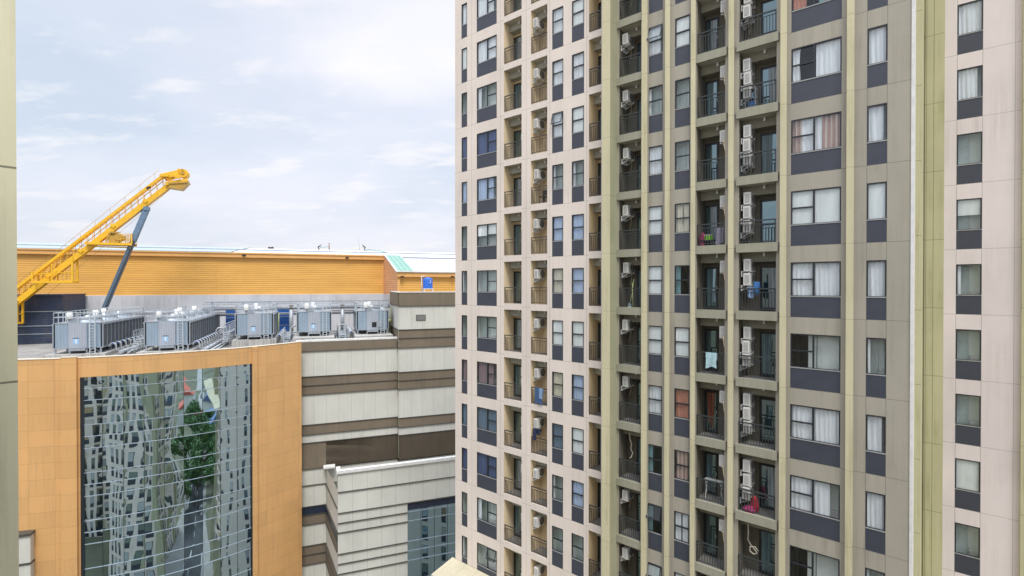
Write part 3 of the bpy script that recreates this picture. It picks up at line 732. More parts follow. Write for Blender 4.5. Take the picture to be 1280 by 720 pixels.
# annex
AP=-20.3
ab=MB(); seams=[-22.7,-25.0,-26.1,-27.15]
hh=-29.5
while hh>-53: seams+= [hh,hh-1.1,hh-2.2]; hh-=4.5
gs0=mpx(509,630,an_c)[0]
def seamed(p,q,t,bot):
    L=[h for h in seams if bot<h<t]; 
    for a,b_ in zip([t]+L,L+[bot]): 
        banded(ab,p,q,[(a,b_,0)])
seamed((an_s,an_c),(gs0,an_c),AP-.35,-55.36); seamed((gs0,an_c),(SE,an_c),AP-.35,-25.0)
ab.quad((an_s,an_c+2.6,0),(an_s,an_c,0),(an_s,an_c,H(AP-.35)),(an_s,an_c+2.6,H(AP-.35)),0); ab.quad((an_s+.3,an_c+.35,H(-25)),(SE,an_c+.35,H(-25)),(SE,an_c+.35,H(AP-.35)),(an_s+.3,an_c+.35,H(AP-.35)),0)
M['annexp']=wallmat('cream annex panels',(.64,.64,.58),None,0,1.56,an_s,jw=.03,dirt=.22,dirtc=(.4,.38,.3),joint=.45)
link('annex_wall',ab.mesh('annex_wall',[M['annexp'],M['brownp'],M['navyp'],M['trim']]),mall)
b=MB(); b.box(an_s-.1,SE,an_c-.2,an_c-.001,H(AP-.36),H(AP-.02)); b.box(an_s-.1,an_s+.3,an_c+.1,an_c+1.4,H(AP-.35),H(AP-.05)); b.box(an_s,SE,an_c,an_c+.35,H(AP-.35),H(AP-.04)); link('coping',b.mesh('coping3',M['ctop']),mall)
b=MB(); b.box(sR-.3,an_s-.1,CM-1.1,CM-.15,H(-22.4),H(-22.2)); link('return_coping',b.mesh('return_coping',M['ctop']),mall)
b=MB(); b.quad((an_s+.3,an_c+.3,H(-24.3)),(SE,an_c+.3,H(-24.3)),(SE,CM,H(-24.3)),(an_s+.3,CM,H(-24.3))); link('annex_roof',b.mesh('annex_roof',M['deck']),mall)
M['mirror2']=mirrormat('teal mirror glass',(.02,.04,.05),(.38,.55,.63),.85,(.3,.3,.3),.012)
b=MB(); b.quad((gs0,an_c+.1,0),(SE,an_c+.1,0),(SE,an_c+.1,H(-25.9)),(gs0,an_c+.1,H(-25.9)),0); b.quad((gs0,an_c+.06,H(-25.9)),(SE,an_c+.06,H(-25.9)),(SE,an_c+.06,H(-25)),(gs0,an_c+.06,H(-25)),1)
b.quad((gs0,an_c,0),(gs0,an_c+.1,0),(gs0,an_c+.1,H(-25)),(gs0,an_c,H(-25)),1)
link('mirror_glass',b.mesh('annex_glass',[M['mirror2'],M['navyp']]),mall)
b=MB()
for h in seams[2:]: b.box(gs0,SE,an_c+.0,an_c+.09,H(h)-.03,H(h)+.03,0)
x=gs0+1.56
while x<SE: b.box(x-.02,x+.02,an_c+.05,an_c+.095,2,H(-25),1); x+=1.56
link('glazing_bars',b.mesh('glazing_bars2',[M['steel'],M['frame']]),mall)
# roof deck (follows the drum)
b=MB(); pts=[arc(a_0+(a_e-a_0)*i/24,RC-.3) for i in range(25)]
poly=[(p.x,p.y) for p in pts if p.y<CM or p.x<sM0-.7]+[(sM0-.75,CM+.3),(sM1,CM+.3),(sM1,87.4),(arc(a_0).x-2,87.4)]
b.face([(p[0],p[1],H(-7.4)) for p in poly]); link('roof_deck',b.mesh('roof_deck',M['deck']),mall)
# low grey block at the foot left
cB=arc(phi(34)).y-.7; s0,h0=mpx(20,672,cB); s1,h1=mpx(36,672,cB)
b=MB(); b.box(s0-3,s1,cB,cB+1.6,0,H(h0)); link('side_block',b.mesh('side_block',M['creamp']),mall)
b=MB(); b.box(s0-3,s1+.1,cB-.15,cB+1.6,H(h0)+.002,H(h0)+.2); b.box(s0-3,s1+.06,cB-.08,cB+1.6,H(h0)-2.6,H(h0)-2.45); link('coping',b.mesh('coping4',M['trim']),mall)

# ------------------------------------------------------------------ hall behind
hall=mroot('exhibition_hall','long hall with ribbed orange metal walls, grey concrete base and low white roof','hall')
HC=87.2; sH1=mpx(479.5,340,HC)[0]; sL=-75
hf=[4.95,5.15]                                     # fascia top
b=MB(); b.quad((sL,HC,H(-1.5)),(sH1,HC,H(-1.5)),(sH1,HC,H(4.3)),(sL,HC,H(4.3)),0)
s270=mpx(270,340,HC)[0]
b.box(s270-14,s270,HC-.05,HC-.003,H(-1.49),H(4.0),0)
b.box(sH1-.25,sH1+.02,HC-.1,HC+.0,H(-1.5),H(4.3),2)
sW0=mpx(497,340,73)[0]
b.face([(sH1,HC,H(-1.5)),(sW0,73,H(-1.5)),(sW0,73,H(1.75)),(sH1,HC,H(4.9))][::-1],1)
b.quad((sW0,73,H(-3)),(SE,73,H(-3)),(SE,73,H(1.2)),(sW0,73,H(1.2)),0)
b.quad((SE,73,H(-8)),(SE,HC+45,H(-8)),(SE,HC+45,H(4.3)),(SE,73,H(1.5)),0)
link('orange_wall',b.mesh('orange_wall',[M['orange'],M['orange_pale'],M['fascia']]),hall)
b=MB(); b.box(sL,sH1+.3,HC-.5,HC-.05,H(4.2),H(4.98)); b.box(sW0-.1,SE,72.5,73,H(1.15),H(1.85)); b.box(sW0-.05,sW0+.35,72.8,72.99,H(-2),H(1.15)); link('fascia',b.mesh('fascia',M['fascia']),hall)
b=MB(); b.box(sL,sH1+.5,HC-.35,HC-.01,H(-8),H(-1.52)); b.box(sL,sH1,HC-.48,HC-.36,H(-4.1),H(-3.85)); b.face([(sH1,HC-.35,H(-8)),(sW0,73,H(-8)),(sW0,73,H(-1.52)),(sH1,HC-.35,H(-1.52))][::-1]); b.box(sL,sL+1,HC,HC+45,0,H(4.5)); link('concrete_base',b.mesh('concrete_base',M['concrete']),hall)
b=MB(); sN=mpx(78,390,80)[0]
b.box(sL+30,sN,80,HC-.6,H(-7.4),H(-1.35)); 
for h in (-3.4,-5.2,-6.2): b.box(sL+30,sN,79.93,79.999,H(h),H(h)+.1,1)
b.box(sL+30,sN+.1,79.8,HC-.55,H(-1.35)+.003,H(-1.2))
link('dark_annex',b.mesh('dark_annex',[M['navy'],M['steel']]),hall)
for px,py,c in ((434,322,HC-.7),(305,319,HC-.7),(503,346,72.3),(566,346,72.3)):
    s_,h_=mpx(px,py,c); b=MB(); b.box(s_-.25,s_+.25,c,c+.25,H(h_)-.1,H(h_)+.1); b.bar((s_,c+.2,H(h_)),(s_,c+.7,H(h_)+.3),.06); link('floodlight',b.mesh('floodlight',M['door']),hall)
b=MB(); b.box(sL,sH1,HC-.62,HC-.5,H(4.75),H(4.9)); link('gutter',b.mesh('gutter',M['fascia']),hall)
# roof: polyline across c: eave HC -> ridge 112 -> far eave
sG=-13.0
def roofpart(name,s0,s1,prof,mat,skew=0):
    b=MB()
    for (c0,h0),(c1,h1) in zip(prof,prof[1:]): b.quad((s0,c0,H(h0)),(s1,c0,H(h0)),(s1,c1,H(h1)),(s0,c1,H(h1)))
    b.quad((s0,prof[0][0],H(prof[0][1])-.12),(s1,prof[0][0],H(prof[0][1])-.12),(s1,prof[0][0],H(prof[0][1])),(s0,prof[0][0],H(prof[0][1])))
    link(name,b.mesh(name,mat),hall)
mainp=[(HC-.6,5.0),(94,5.8),(102,6.55),(108,7.1),(112,7.25),(118,7.0),(132,5)]
roofpart('grey_roof',sL,sG,mainp,M['roofgrey'])
roofpart('white_roof',sG,sH1+.35,[(c,h-.1) for c,h in mainp],M['roofwhite'])
wingp=[(72.4,1.87),(80,3.5),(HC,5.0),(94,5.7),(102,6.45),(108,7.0),(112,7.15),(118,6.9),(132,5)]
roofpart('green_roof',sW0-.15,sW0+2.3,[(c,h+.05) for c,h in wingp[:3]],M['roofgreen'])
roofpart('white_roof',sW0+2.3,SE+.4,wingp,M['roofwhite'])
roofpart('white_roof',sH1+.35,sW0+2.3,[(c,h) for c,h in wingp[2:]],M['roofwhite'])
b=MB()
for (c0,h0),(c1,h1) in zip(wingp[:2],wingp[1:3]): b.bar((sW0-.2,c0,H(h0)+.02),(sW0-.2,c1,H(h1)+.02),.18,.2)
b.box(sW0-.3,SE+.4,72.3,72.38,H(1.82),H(1.98)); 
link('verge_trim',b.mesh('verge_trim',M['ctop']),hall)
b=MB(); b.box(sW0+2.3,SE,84,84.15,H(4.38),H(4.62)); b.box(sL,SE,93.95,94.1,H(5.72),H(5.92)); link('roof_cable',b.mesh('roof_cable',M['steel']),hall)

# ------------------------------------------------------------------ cooling towers
def cooling_tower(s,c,L,zb,label,mark=True):
    """long bank of fan cells; local x across, y along the bank, z=0 at the feet"""
    p=mw(s,c,zb); r=thing('cooling_tower',label,'cooling tower',tuple(p),MROT,'cooling towers on the mall roof')
    W=4.0; hb=.62; ht=3.08; nc=max(1,round(L/4.2))
    b=MB(); b.box(.12,W-.12,0,L,hb,ht,0); b.box(1.25,2.75,-.12,-.001,hb-.05,ht,2); 
    b.box(-.02,W+.02,-.04,L+.04,ht,ht+.07,1); b.box(0,W,-.03,L,hb-.08,hb-.001,1)
    b.prism([(1.3,-.3),(2.7,-.3),(2.4,.6),(1.6,.6)],hb-.32,hb-.081,1)
    link('casing',b.mesh('casing',[M['galv'],M['steel'],M['galv2']]),r)
    for side in (0,1):
        b=MB(); X=.02 if side==0 else W-.02; sg=-1 if side==0 else 1
        b.box(min(X,X+sg*.06),max(X,X+sg*.06),.06,L-.06,hb+.02,ht-.15); b.box(min(X,X+sg*.2),max(X,X+sg*.2),.03,L-.03,ht-.149,ht-.01,1); b.box(min(X,X+sg*.12),max(X,X+sg*.12),.03,L-.03,hb-.1,hb+.019,1)
        n=int(L/1.05)
        for i in range(n+1):
            y=.06+(L-.12)*i/n; b.bar((X+sg*.09,y,hb-.1),(X+sg*.09,y,ht-.08),.09,.09,1)
        link('louvre_side',b.mesh('louvre_side',[M['louvre'],M['steel']]),r)
    b=MB()
    for i in range(nc):
        cy=L*(i+.5)/nc
        b.lathe([(1.45,0),(1.32,.12),(1.25,.35),(1.3,.46)],28,0,(W/2,cy,ht+.07))
    link('fan_stack',b.mesh('fan_stack',M['steel']),r)
    for i in range(nc):
        cy=L*(i+.5)/nc; b=MB()
        for rr_ in (.35,.7,1.05,1.28):
            b.tube([(W/2+rr_*math.cos(a*math.pi/10),cy+rr_*math.sin(a*math.pi/10),ht+.56) for a in range(21)],.018,4)
        for a in range(8): b.bar((W/2,cy,ht+.56),(W/2+1.3*math.cos(a*math.pi/4),cy+1.3*math.sin(a*math.pi/4),ht+.55),.02)
        b.lathe([(.16,.4),(.16,.7),(.1,.74)],10,1,(W/2,cy,ht))
        link('fan_guard',b.mesh('fan_guard',[M['steel'],M['white']]),r)
        b=MB(); b.lathe([(.24,0),(.26,.04),(.26,.62),(.2,.7)],14,0,(W/2-.9 if i%2==0 else W/2-.2,cy-1.6,ht+.45)); b.box(W/2-1.0,W/2-.1,cy-1.7,cy-1.5,ht+.07,ht+.45,1)
        link('motor_cover',b.mesh('motor_cover',[M['white'],M['steel']]),r)
    b=MB(); hr=1.05
    def rail(p,q):
        p=Vector(p); q=Vector(q); n=max(1,int((q-p).length/.95))
        for h in (hr,hr*.55): b.bar(p+Vector((0,0,h)),q+Vector((0,0,h)),.06)
        for i in range(n+1): a=p.lerp(q,i/n); b.bar(a,a+Vector((0,0,hr)),.06)
    z=ht+.07
    rail((0,0,z),(W,0,z)); rail((W,0,z),(W,L,z)); rail((0,0,z),(0,L,z)); rail((0,L,z),(W,L,z))
    link('railing',b.mesh('railing',M['railw']),r)
    b=MB()
    for x in (W-.95,W-.5): b.bar((x,-.22,0),(x,-.22,ht+1.1),.075)
    for i in range(13): b.bar((W-.95,-.22,.15+i*.3),(W-.5,-.22,.15+i*.3),.045)
    link('ladder',b.mesh('ladder',M['railw']),r)
    ny=max(2,int(L/2.2)+1)
    for i in range(ny):
        for x in ((.1,1.3,2.7,3.9) if i==0 else (.1,3.9)):
            y=.05+(L-.1)*i/(ny-1); b=MB(); b.box(-.07,.07,-.07,.07,0,hb-.08); b.box(-.13,.13,-.13,.13,0,.03)
            o=link('leg',cached('ctleg',lambda:b.mesh('leg',M['steel'])),r,(x,y,0))
    b=MB(); b.bar((2.8,.05,.03),(3.3,.05,hb-.1),.05); b.bar((3.85,.05,.03),(3.3,.05,hb-.1),.05); link('brace',b.mesh('brace',M['steel']),r)
    b=MB()
    if mark:      # data plate with a white T-shaped mark on blue
        b.box(1.62,2.12,-.13,-.121,.95,1.55,0); b.box(1.72,2.02,-.135,-.1301,1.38,1.44,1); b.box(1.83,1.91,-.135,-.1301,1.05,1.379,1); b.box(1.6,2.14,-.14,-.1201,1.56,1.62,2)
        link('data_plate',b.mesh('data_plate',[M['platec'],M['white'],M['navyp']]),r)
    else:
        b.box(1.9,2.5,-.13,-.121,.9,1.6,2); b.box(2.6,3.2,-.15,-.01,.95,1.6,0); link('access_hatch',b.mesh('access_hatch',[M['steel'],M['white'],M['door']]),r)
    return r
M['railw']=plain('galvanised rail',(.50,.55,.58),.5); M['platec']=plain('pale blue plate',(.30,.48,.68),.5)
DK=-7.4
cooling_tower(-25.5,64.1,13,-7.05,'front left cooling tower bank beside the dark blue shed, ladder on its right corner')
cooling_tower(-17.6,63.6,17,-7.05,'second cooling tower bank from the left, long dark louvred side beside curved pipes')
cooling_tower(-9.7,68,6.5,-6.6,'third cooling tower from the left, between two blue machine cabinets')
cooling_tower(-3.0,69.8,6.5,-6.6,'fourth cooling tower from the left, in front of the raised grey pipe')
cooling_tower(4.3,70,6.5,-6.6,'rightmost cooling tower with a square dark hatch, beside the cream block',mark=False)
# plinths (part of the mall roof)
b=MB(); b.box(-26.2,-21.0,63.4,78.5,H(DK)+.01,H(-7.05)); b.box(-18.2,-13.2,62.9,81.5,H(DK)+.01,H(-7.05)); 
for s0 in (-10.1,-3.4,3.9): b.box(s0,s0+4.8,67.6,77.5,H(DK)+.01,H(-6.6))
M['plinth']=wallmat('stained concrete plinth',(.45,.44,.41),None,0,.8,0,dirt=.7,dirtc=(.1,.1,.1))
link('plinth',b.mesh('plinth',M['plinth']),mall)
# ------------------------------------------------------------------ pipe runs
def pipe_thing(label,loc=(0,0,0)): return thing('pipe_run',label,'pipes',tuple(mw(loc[0],loc[1],loc[2])),MROT,'grey pipe runs on the mall roof')
def goosenecks(s,c0,c1,zb,label,sg=1,n=9):
    r=pipe_thing(label,(s,c0,zb)); L=c1-c0
    b=MB(); b.tube([(sg*1.35,.1,.28),(sg*1.35,L,.28)],.2,14); 
    for i in range(int(L/2)): b.tube([(sg*1.35,.3+i*2,.28),(sg*1.35,.42+i*2,.28)],.25,14)
    b.tube([(sg*1.95,.4,.2),(sg*1.95,L,.2)],.13,10); b.tube([(sg*2.35,.9,.15),(sg*2.35,L,.15)],.09,8)
    link('header_pipe',b.mesh('header_pipe',M['pipe']),r)
    for i in range(n):
        y=.5+(L-1)*i/(n-1); b=MB()
        pts=[(sg*.15,y,.9)]+[(sg*(.55-.28*math.cos(a)),y,.95+.28*math.sin(a)) for a in [k*math.pi/6 for k in range(0,7)]]+[(sg*.83,y,.5),(sg*1.2,y,.38)]
        b.tube(pts,.085,8); b.tube([(sg*.5,y,1.16),(sg*.6,y,1.16)],.13,8,1)
        link('bend_pipe',b.mesh('bend_pipe',[M['pipe'],M['bluepaint']]),r)
goosenecks(-21.4,64.5,77,DK,'grey pipes with blue valves beside the front left cooling tower bank')
goosenecks(-13.5,63.4,80,DK,'row of curved pipe bends along the second cooling tower bank',n=13)
goosenecks(-5.6,68.2,77,DK,'pipe bends between the third and fourth cooling towers',n=8)
goosenecks(4.15,70,77,DK,'steel bends and blue valves left of the rightmost cooling tower',-1,9)
r=pipe_thing('large lagged header pipe raised on posts behind the cooling towers',(-15,77.6,DK))
b=MB(); b.tube([(0,0,4.2),(24.5,0,4.2)],.27,14); 
for i in range(9): b.tube([(1+i*2.8,0,4.2),(1.12+i*2.8,0,4.2)],.31,14)
link('header_pipe',b.mesh('header_pipe',M['pipe']),r)
b=MB(); b.tube([(1,0.7,3.3),(24.5,.7,3.3)],.19,12); link('header_pipe',b.mesh('header_pipe',M['pipe']),r)
for px in (364,428):
    s,_=mpx(px,400,77.6); b=MB(); b.tube([(s+15,0,0),(s+15,0,4.2)],.28,12,0); b.tube([(s+15,0,4.0),(s+15,0,4.55)],.32,12,1); link('drop_pipe',b.mesh('drop_pipe',[M['pipe'],M['pipedark']]),r)
for s in (1,8,16,23):
    b=MB(); b.box(s-.06,s+.06,.9,1.02,0,5.1); b.bar((s,.95,4.95),(s,-.4,4.95),.08); link('post',b.mesh('post',M['steel']),r)
b=MB(); b.box(0,24.5,.9,1.1,4.9,5.1); b.box(0,24.5,-.5,-.35,4.72,4.82); link('cable_tray',b.mesh('cable_tray',M['steel']),r)
r=pipe_thing('fat pale pipe elbow with a yellow green frame in the corner by the cream block',(8.35,74,DK))
b=MB(); b.tube([(-3,.5,4.0),(-1.2,.5,4.0),(-.3,.3,3.8),(.2,0,3.2),(.3,-.2,2.2),(.3,-.2,0)],.42,16); link('elbow',b.mesh('elbow',M['pipe']),r)
b=MB()
for x in (.0,.7): b.bar((x,-.9,0),(x,-.9,4.3),.07)
for i in range(8): b.bar((0,-.9,.4+.5*i),(.7,-.9,.4+.5*i),.05)
b.tube([(-.6,-.9,2.3),(.9,-.9,2.3)],.26,12); link('frame',b.mesh('frame',M['palegreen']),r)
def walkway(s,c0,c1,lab,w_=.8,h_=.9):
    r=thing('walkway',lab,'walkway',tuple(mw(s,c0,DK)),MROT,'steel walkways between the cooling towers'); L=c1-c0
    b=MB(); b.box(0,w_,0,L,h_-.06,h_,0); link('grating',b.mesh('grating',M['steel']),r)
    b=MB()
    n=max(2,int(L/.9))
    for x in (.02,w_-.02):
        for i in range(n+1): b.bar((x,L*i/n,0),(x,L*i/n,h_+1.0),.05)
        for h in (h_+.5,h_+1.0): b.bar((x,0,h),(x,L,h),.05)
    for i in range(5): b.box(.05,w_-.05,-.25-.22*i,-.02-.22*i,h_-.2-.18*i,h_-.16-.18*i)
    link('railing',b.mesh('railing',M['railw']),r)
walkway(-4.6,68.6,72,'short steel walkway with rails between the third and fourth cooling towers')
walkway(2.0,68.8,76,'steel walkway with rails between the fourth and rightmost cooling towers')
walkway(-11.2,69,80,'steel walkway with rails between the second and third cooling towers',.7,1.6)
walkway(-19.3,66,79,'steel walkway with rails left of the second cooling tower bank',.7,1.4)
r=pipe_thing('bundle of thin grey conduits across the deck in front of the blue cabinets',(-14,75.5,DK))
b=MB()
for i in range(6): b.tube([(0,i*.3,.3+.25*(i%3)),(22,i*.3,.3+.25*(i%3))],.07,6)
link('conduit',b.mesh('conduit',M['pipe']),r)
for i in range(7):
    b=MB(); b.tube([(1+i*3,-.2,0),(1+i*3,-.2,1.5),(1.25+i*3,-.1,1.75),(1.9+i*3,.2,1.75),(2.1+i*3,.3,1.5),(2.1+i*3,.3,0)],.12,8); link('riser',b.mesh('riser',M['pipe']),r)
for (x0,x1,lab) in ((282,293,'narrow blue machine cabinet left of the third cooling tower'),(341,364,'wide blue machine cabinet right of the third cooling tower')):
    s0,h=mpx(x0,388,79); s1,_=mpx(x1,388,79)
    r=thing('pump_cabinet',lab,'machine cabinet',tuple(mw(s0,79,DK)),MROT,'blue cabinets behind the cooling towers')
    w=s1-s0; b=MB(); b.box(0,w,0,1.2,.5,3.9); b.box(.1,w-.1,-.02,-.001,.6,3.8); link('casing',b.mesh('casing',M['bluepaint'],0),r)
    b=MB()
    for i in range(2): b=MB(); b.box(.1,w-.1,-.1,-.021,1.6+i*1.2,1.66+i*1.2); link('door_bar',b.mesh('door_bar',M['steel']),r)
    for x in (.05,w-.15):
        b=MB(); b.box(x,x+.1,.02,.12,0,.5); b.box(x,x+.1,1.05,1.15,0,.5); b.box(x,x+.1,.12,1.05,.2,.3); link('leg',b.mesh('leg',M['steel']),r)
    if w>1.5:
        b=MB()
        for x in (.5,1.3,1.9): b.tube([(x,-.021,2.3),(x,-.07,2.3)],.1,10)
        link('gauge',b.mesh('gauge',M['blue']),r)
r=thing('signal_post','thin yellow post standing before the wide blue cabinet','post',tuple(mw(mpx(348,400,74)[0],74,DK)),MROT); b=MB(); b.tube([(0,0,0),(0,0,3.6)],.09,8); b.box(-.15,.15,-.15,.15,0,.04); r.data=None; link('pole',b.mesh('pole',M['palegreen']),r)
# ------------------------------------------------------------------ blue water tank
s,h=mpx(535.5,364,69); r=thing('water_tank','blue cylindrical water tank with a white mark, on a small stand by the orange wall','water tank',tuple(mw(13.6,69.2,-1.05)),MROT)
b=MB(); b.lathe([(.0,.55),(.66,.55),(.68,.62),(.66,.7),(.68,1.0),(.66,1.05),(.68,1.4),(.66,1.45),(.68,1.8),(.62,1.92),(.3,2.02),(.28,2.1),(.0,2.12)],28); link('tank',b.mesh('tank',M['blue']),r)
b=MB()
for x,y in ((-.6,-.6),(.6,-.6),(-.6,.6),(.6,.6)): b.box(x-.05,x+.05,y-.05,y+.05,0,.5)
b.box(-.7,.7,-.7,.7,.48,.549); b.tube([(-.95,-.5,0),(-.95,-.5,2.2),(-.5,-.3,2.25)],.05,8); link('stand',b.mesh('stand',M['white']),r)
b=MB()
def arcp(a,z): return (.70*math.sin(a),-.70*math.cos(a),z)
pts=[(-.05,1.35),(.12,1.25),(.3,1.32),(.42,1.5),(.32,1.72),(.2,1.6)]
for (a0,z0),(a1,z1) in zip(pts,pts[1:]): b.bar(arcp(a0,z0),arcp(a1,z1),.09,.03)
link('mark',b.mesh('mark',M['white']),r)

# ------------------------------------------------------------------ yellow boom
KC=78.6
def q(x,y,dc=0):
    s,h=mpx(x,y,KC); return Vector((s,KC+dc,H(h)))
cr=mroot('boom_crane','long yellow lattice boom with platforms, rising to the right on a blue grey strut','crane')
DZ=.26
def spar(name,p0,p1,w,h_,mat='crane',dcs=(-DZ,DZ)):
    b=MB()
    for dc in dcs: b.bar(q(*p0,dc),q(*p1,dc),w,h_)
    link(name,b.mesh(name,M[mat]),cr)
spar('lower_chord',(-20,410),(214,231),.30,.62)
spar('upper_chord',(-20,392),(207,218.5),.26,.30)
b=MB()
for i in range(30):
    t=i/29; A=(-20+234*t,409-179.5*t); B=(-20+227*t,395-175.5*t); t2=min(1,t+.5/29); B2=(-20+227*t2,395-175.5*t2)
    for dc in (-DZ,DZ): b.bar(q(*A,dc),q(*B2,dc),.055)
    b.bar(q(*A,-DZ),q(*A,DZ),.08); b.bar(q(*B,-DZ),q(*B,DZ),.08)
    for dc in (-DZ,): 
        if i%5==0: b.bar(q(A[0],A[1]-1,dc-.18),q(A[0]+3,A[1]-4,dc-.18),.16,.5)
link('lattice',b.mesh('lattice',M['crane']),cr)
b=MB(); b.tube([q(-20,388,-DZ),q(80,300+8,-DZ),q(200,213,-DZ)],.025,5); b.tube([q(-20,404.5,0),q(205,226,0)],.05,6)
for i in range(12): t=i/11; x=-10+205*t; y=384-165*t; b.bar(q(x,y+6.5,-DZ),q(x,y-2,-DZ),.03)
b.tube([q(60,368,-DZ),q(213,238,-DZ)],.02,5)
link('cable',b.mesh('cable',M['cranedark']),cr)
# head
b=MB(); b.bar(q(205,222,-.6),q(232,208+8,-.6),.2,.75); b.bar(q(205,222,.6),q(232,216,.6),.2,.75); b.bar(q(203,221,-.9),q(214,221.5,-.9),.35,.3); b.bar(q(209,231,-.3),q(236,226.5,-.3),.9,.45)
b.bar(q(214,227,-.5),q(227,212.5,-.5),.15,.4); b.bar(q(236,228,-.6),q(236,214,-.6),.05); b.bar(q(232,214,-.6),q(236,214,-.6),.05); b.bar(q(218,221,-.9),q(228,224,-.9),.3)
link('boom_head',b.mesh('boom_head',M['crane']),cr)
b=MB(); c0=q(230.5,217.8,0); 
b.tube([c0+Vector((0,-.7,0)),c0+Vector((0,.7,0))],.56,24); b.tube([c0+Vector((0,-.78,0)),c0+Vector((0,-.71,0))],.2,12,1); link('drum',b.mesh('drum',[M['crane'],M['cranedark']]),cr)
b=MB(); b.face([q(213,236,-.8),q(229,238.5,-.8),q(238,229.5,-.8),q(214,231.5,-.8)]); b.face([q(213,236,.5),q(229,238.5,.5),q(238,229.5,.5),q(214,231.5,.5)][::-1]); b.quad(q(213,236,-.8),q(213,236,.5),q(229,238.5,.5),q(229,238.5,-.8)); b.quad(q(229,238.5,-.8),q(229,238.5,.5),q(238,229.5,.5),q(238,229.5,-.8)); b.bar(q(213,230.5,-.8),q(239,229,-.8),.22); link('head_platform',b.mesh('head_platform',M['cranedark']),cr)
b=MB(); b.bar(q(186,237,-.8),q(191,235,-.8),.4,.15); b.bar(q(188,239,-.8),q(188,236,-.8),.06); link('lamp',b.mesh('lamp',M['black']),cr)
# middle platform with winch
b=MB(); b.bar(q(110,304.5,-.9),q(168,306,-.9),.2,.3); b.bar(q(110,304.5,1),q(168,306,1),.2,.3); b.face([q(110,304,-.9),q(168,305.5,-.9),q(168,305.5,1),q(110,304,1)]); b.bar(q(122,308.5,-.5),q(165,310,-.5),.25,.15)
for x in (135,152): b.bar(q(x,305,-.9),q(x,305,1),.12)
link('platform',b.mesh('platform',M['crane']),cr)
b=MB(); b.box(*[v for v in (q(138,303,0).x,q(150,303,0).x)],KC-.6,KC+.6,q(138,303.5).z,q(138,292).z); b.tube([q(143,292.5,-.6),q(143,292.5,.6)],.35,14); b.tube([q(151,297,-.7),q(151,297,.7)],.42,14); b.bar(q(135,303,-.6),q(140,291,-.6),.18); b.bar(q(140,291,-.6),q(153,291,-.6),.12); b.bar(q(150,303,-.6),q(154,294,-.6),.12)
link('winch',b.mesh('winch',M['cranedark']),cr)
b=MB()
for x in range(154,169,2):
    for dc in (-.9,1): b.bar(q(x,305,dc),q(x,293,dc),.04)
for y in (293,299):
    for dc in (-.9,1): b.bar(q(154,y,dc),q(168,y,dc),.05)
b.bar(q(168,293,-.9),q(168,293,1),.05); b.bar(q(168,305,-.9),q(168,293,-.9),.12)
link('railing',b.mesh('railing',M['crane']),cr)
# lower basket
b=MB(); d0,d1=-1.2,.2
for dc in (d0,d1):
    b.bar(q(46,352.5,dc),q(97,352,dc),.28); b.bar(q(96,352,dc),q(96,321,dc),.18); b.bar(q(47,352,dc),q(47,339,dc),.16); b.bar(q(71,352,dc),q(71,330,dc),.12); b.bar(q(47,343,dc),q(96,340,dc),.08)
    for x in range(52,95,5): b.bar(q(x,352,dc),q(x,341,dc),.035)
    b.bar(q(60,351,dc),q(78,338,dc),.1)
for x in (47,58,71,84,96): b.bar(q(x,352.3,d0),q(x,352.3,d1),.15)
link('lower_platform',b.mesh('lower_platform',M['crane']),cr)
b=MB()
for dc in (-1.0,.3):
    for x in (20,26.5): b.bar(q(x,404,dc),q(x,378,dc),.2)
    for y in (404,392): b.bar(q(18,y,dc),q(27,y,dc),.22 if y==404 else .08)
for y in (404,392): b.bar(q(26.5,y,-1),q(26.5,y,.3),.12)
link('hanging_cage',b.mesh('hanging_cage',M['crane']),cr)
# strut
A=q(184,261); B=q(112,428); B.z=H(DK)
d=(B-A).normalized()
b=MB()
for dc in (-.22,.22): b.bar(A+Vector((0,dc,0)),A+d*4.5+Vector((0,dc,0)),.34,.55)
b.bar(A+Vector((0,-.5,0)),A+Vector((0,.5,0)),.5,.5); b.bar(A+d*1.4-Vector((0,.4,0)),A+d*1.4+Vector((0,.4,0)),.6,.2); b.bar(A+d*2.2-Vector((0,.4,0)),A+d*2.2+Vector((0,.4,0)),.6,.15); b.bar(q(178,266,0),q(186,259,0),.4)
link('strut_top',b.mesh('strut_top',M['strut2']) if 'strut2' in M else b.mesh('strut_top',plain('slate blue paint',(.14,.22,.31),.5)),cr)
b=MB()
for dc in (-.33,.33): b.bar(A+d*4.4+Vector((0,dc,0)),B+Vector((0,dc,0)),.62,.28)
b.bar(A+d*4.4,B,.3,.4); b.box(B.x-.8,B.x+.8,B.y-.7,B.y+.7,B.z,B.z+.25); link('strut',b.mesh('strut',M['strut']),cr)
# foot of the boom, standing on the mall roof beyond the left edge
f0=q(-20,409); b=MB(); b.box(f0.x-1.6,f0.x+.8,KC-1.4,KC+1.4,H(DK),f0.z-.2); b.box(f0.x-.9,f0.x+.4,KC-1.1,KC-.85,f0.z-.2,f0.z+1.4); b.box(f0.x-.9,f0.x+.4,KC+.85,KC+1.1,f0.z-.2,f0.z+1.4); b.tube([f0+Vector((0,-1.2,.2)),f0+Vector((0,1.2,.2))],.2,12)
link('base',b.mesh('base',M['crane']),cr)

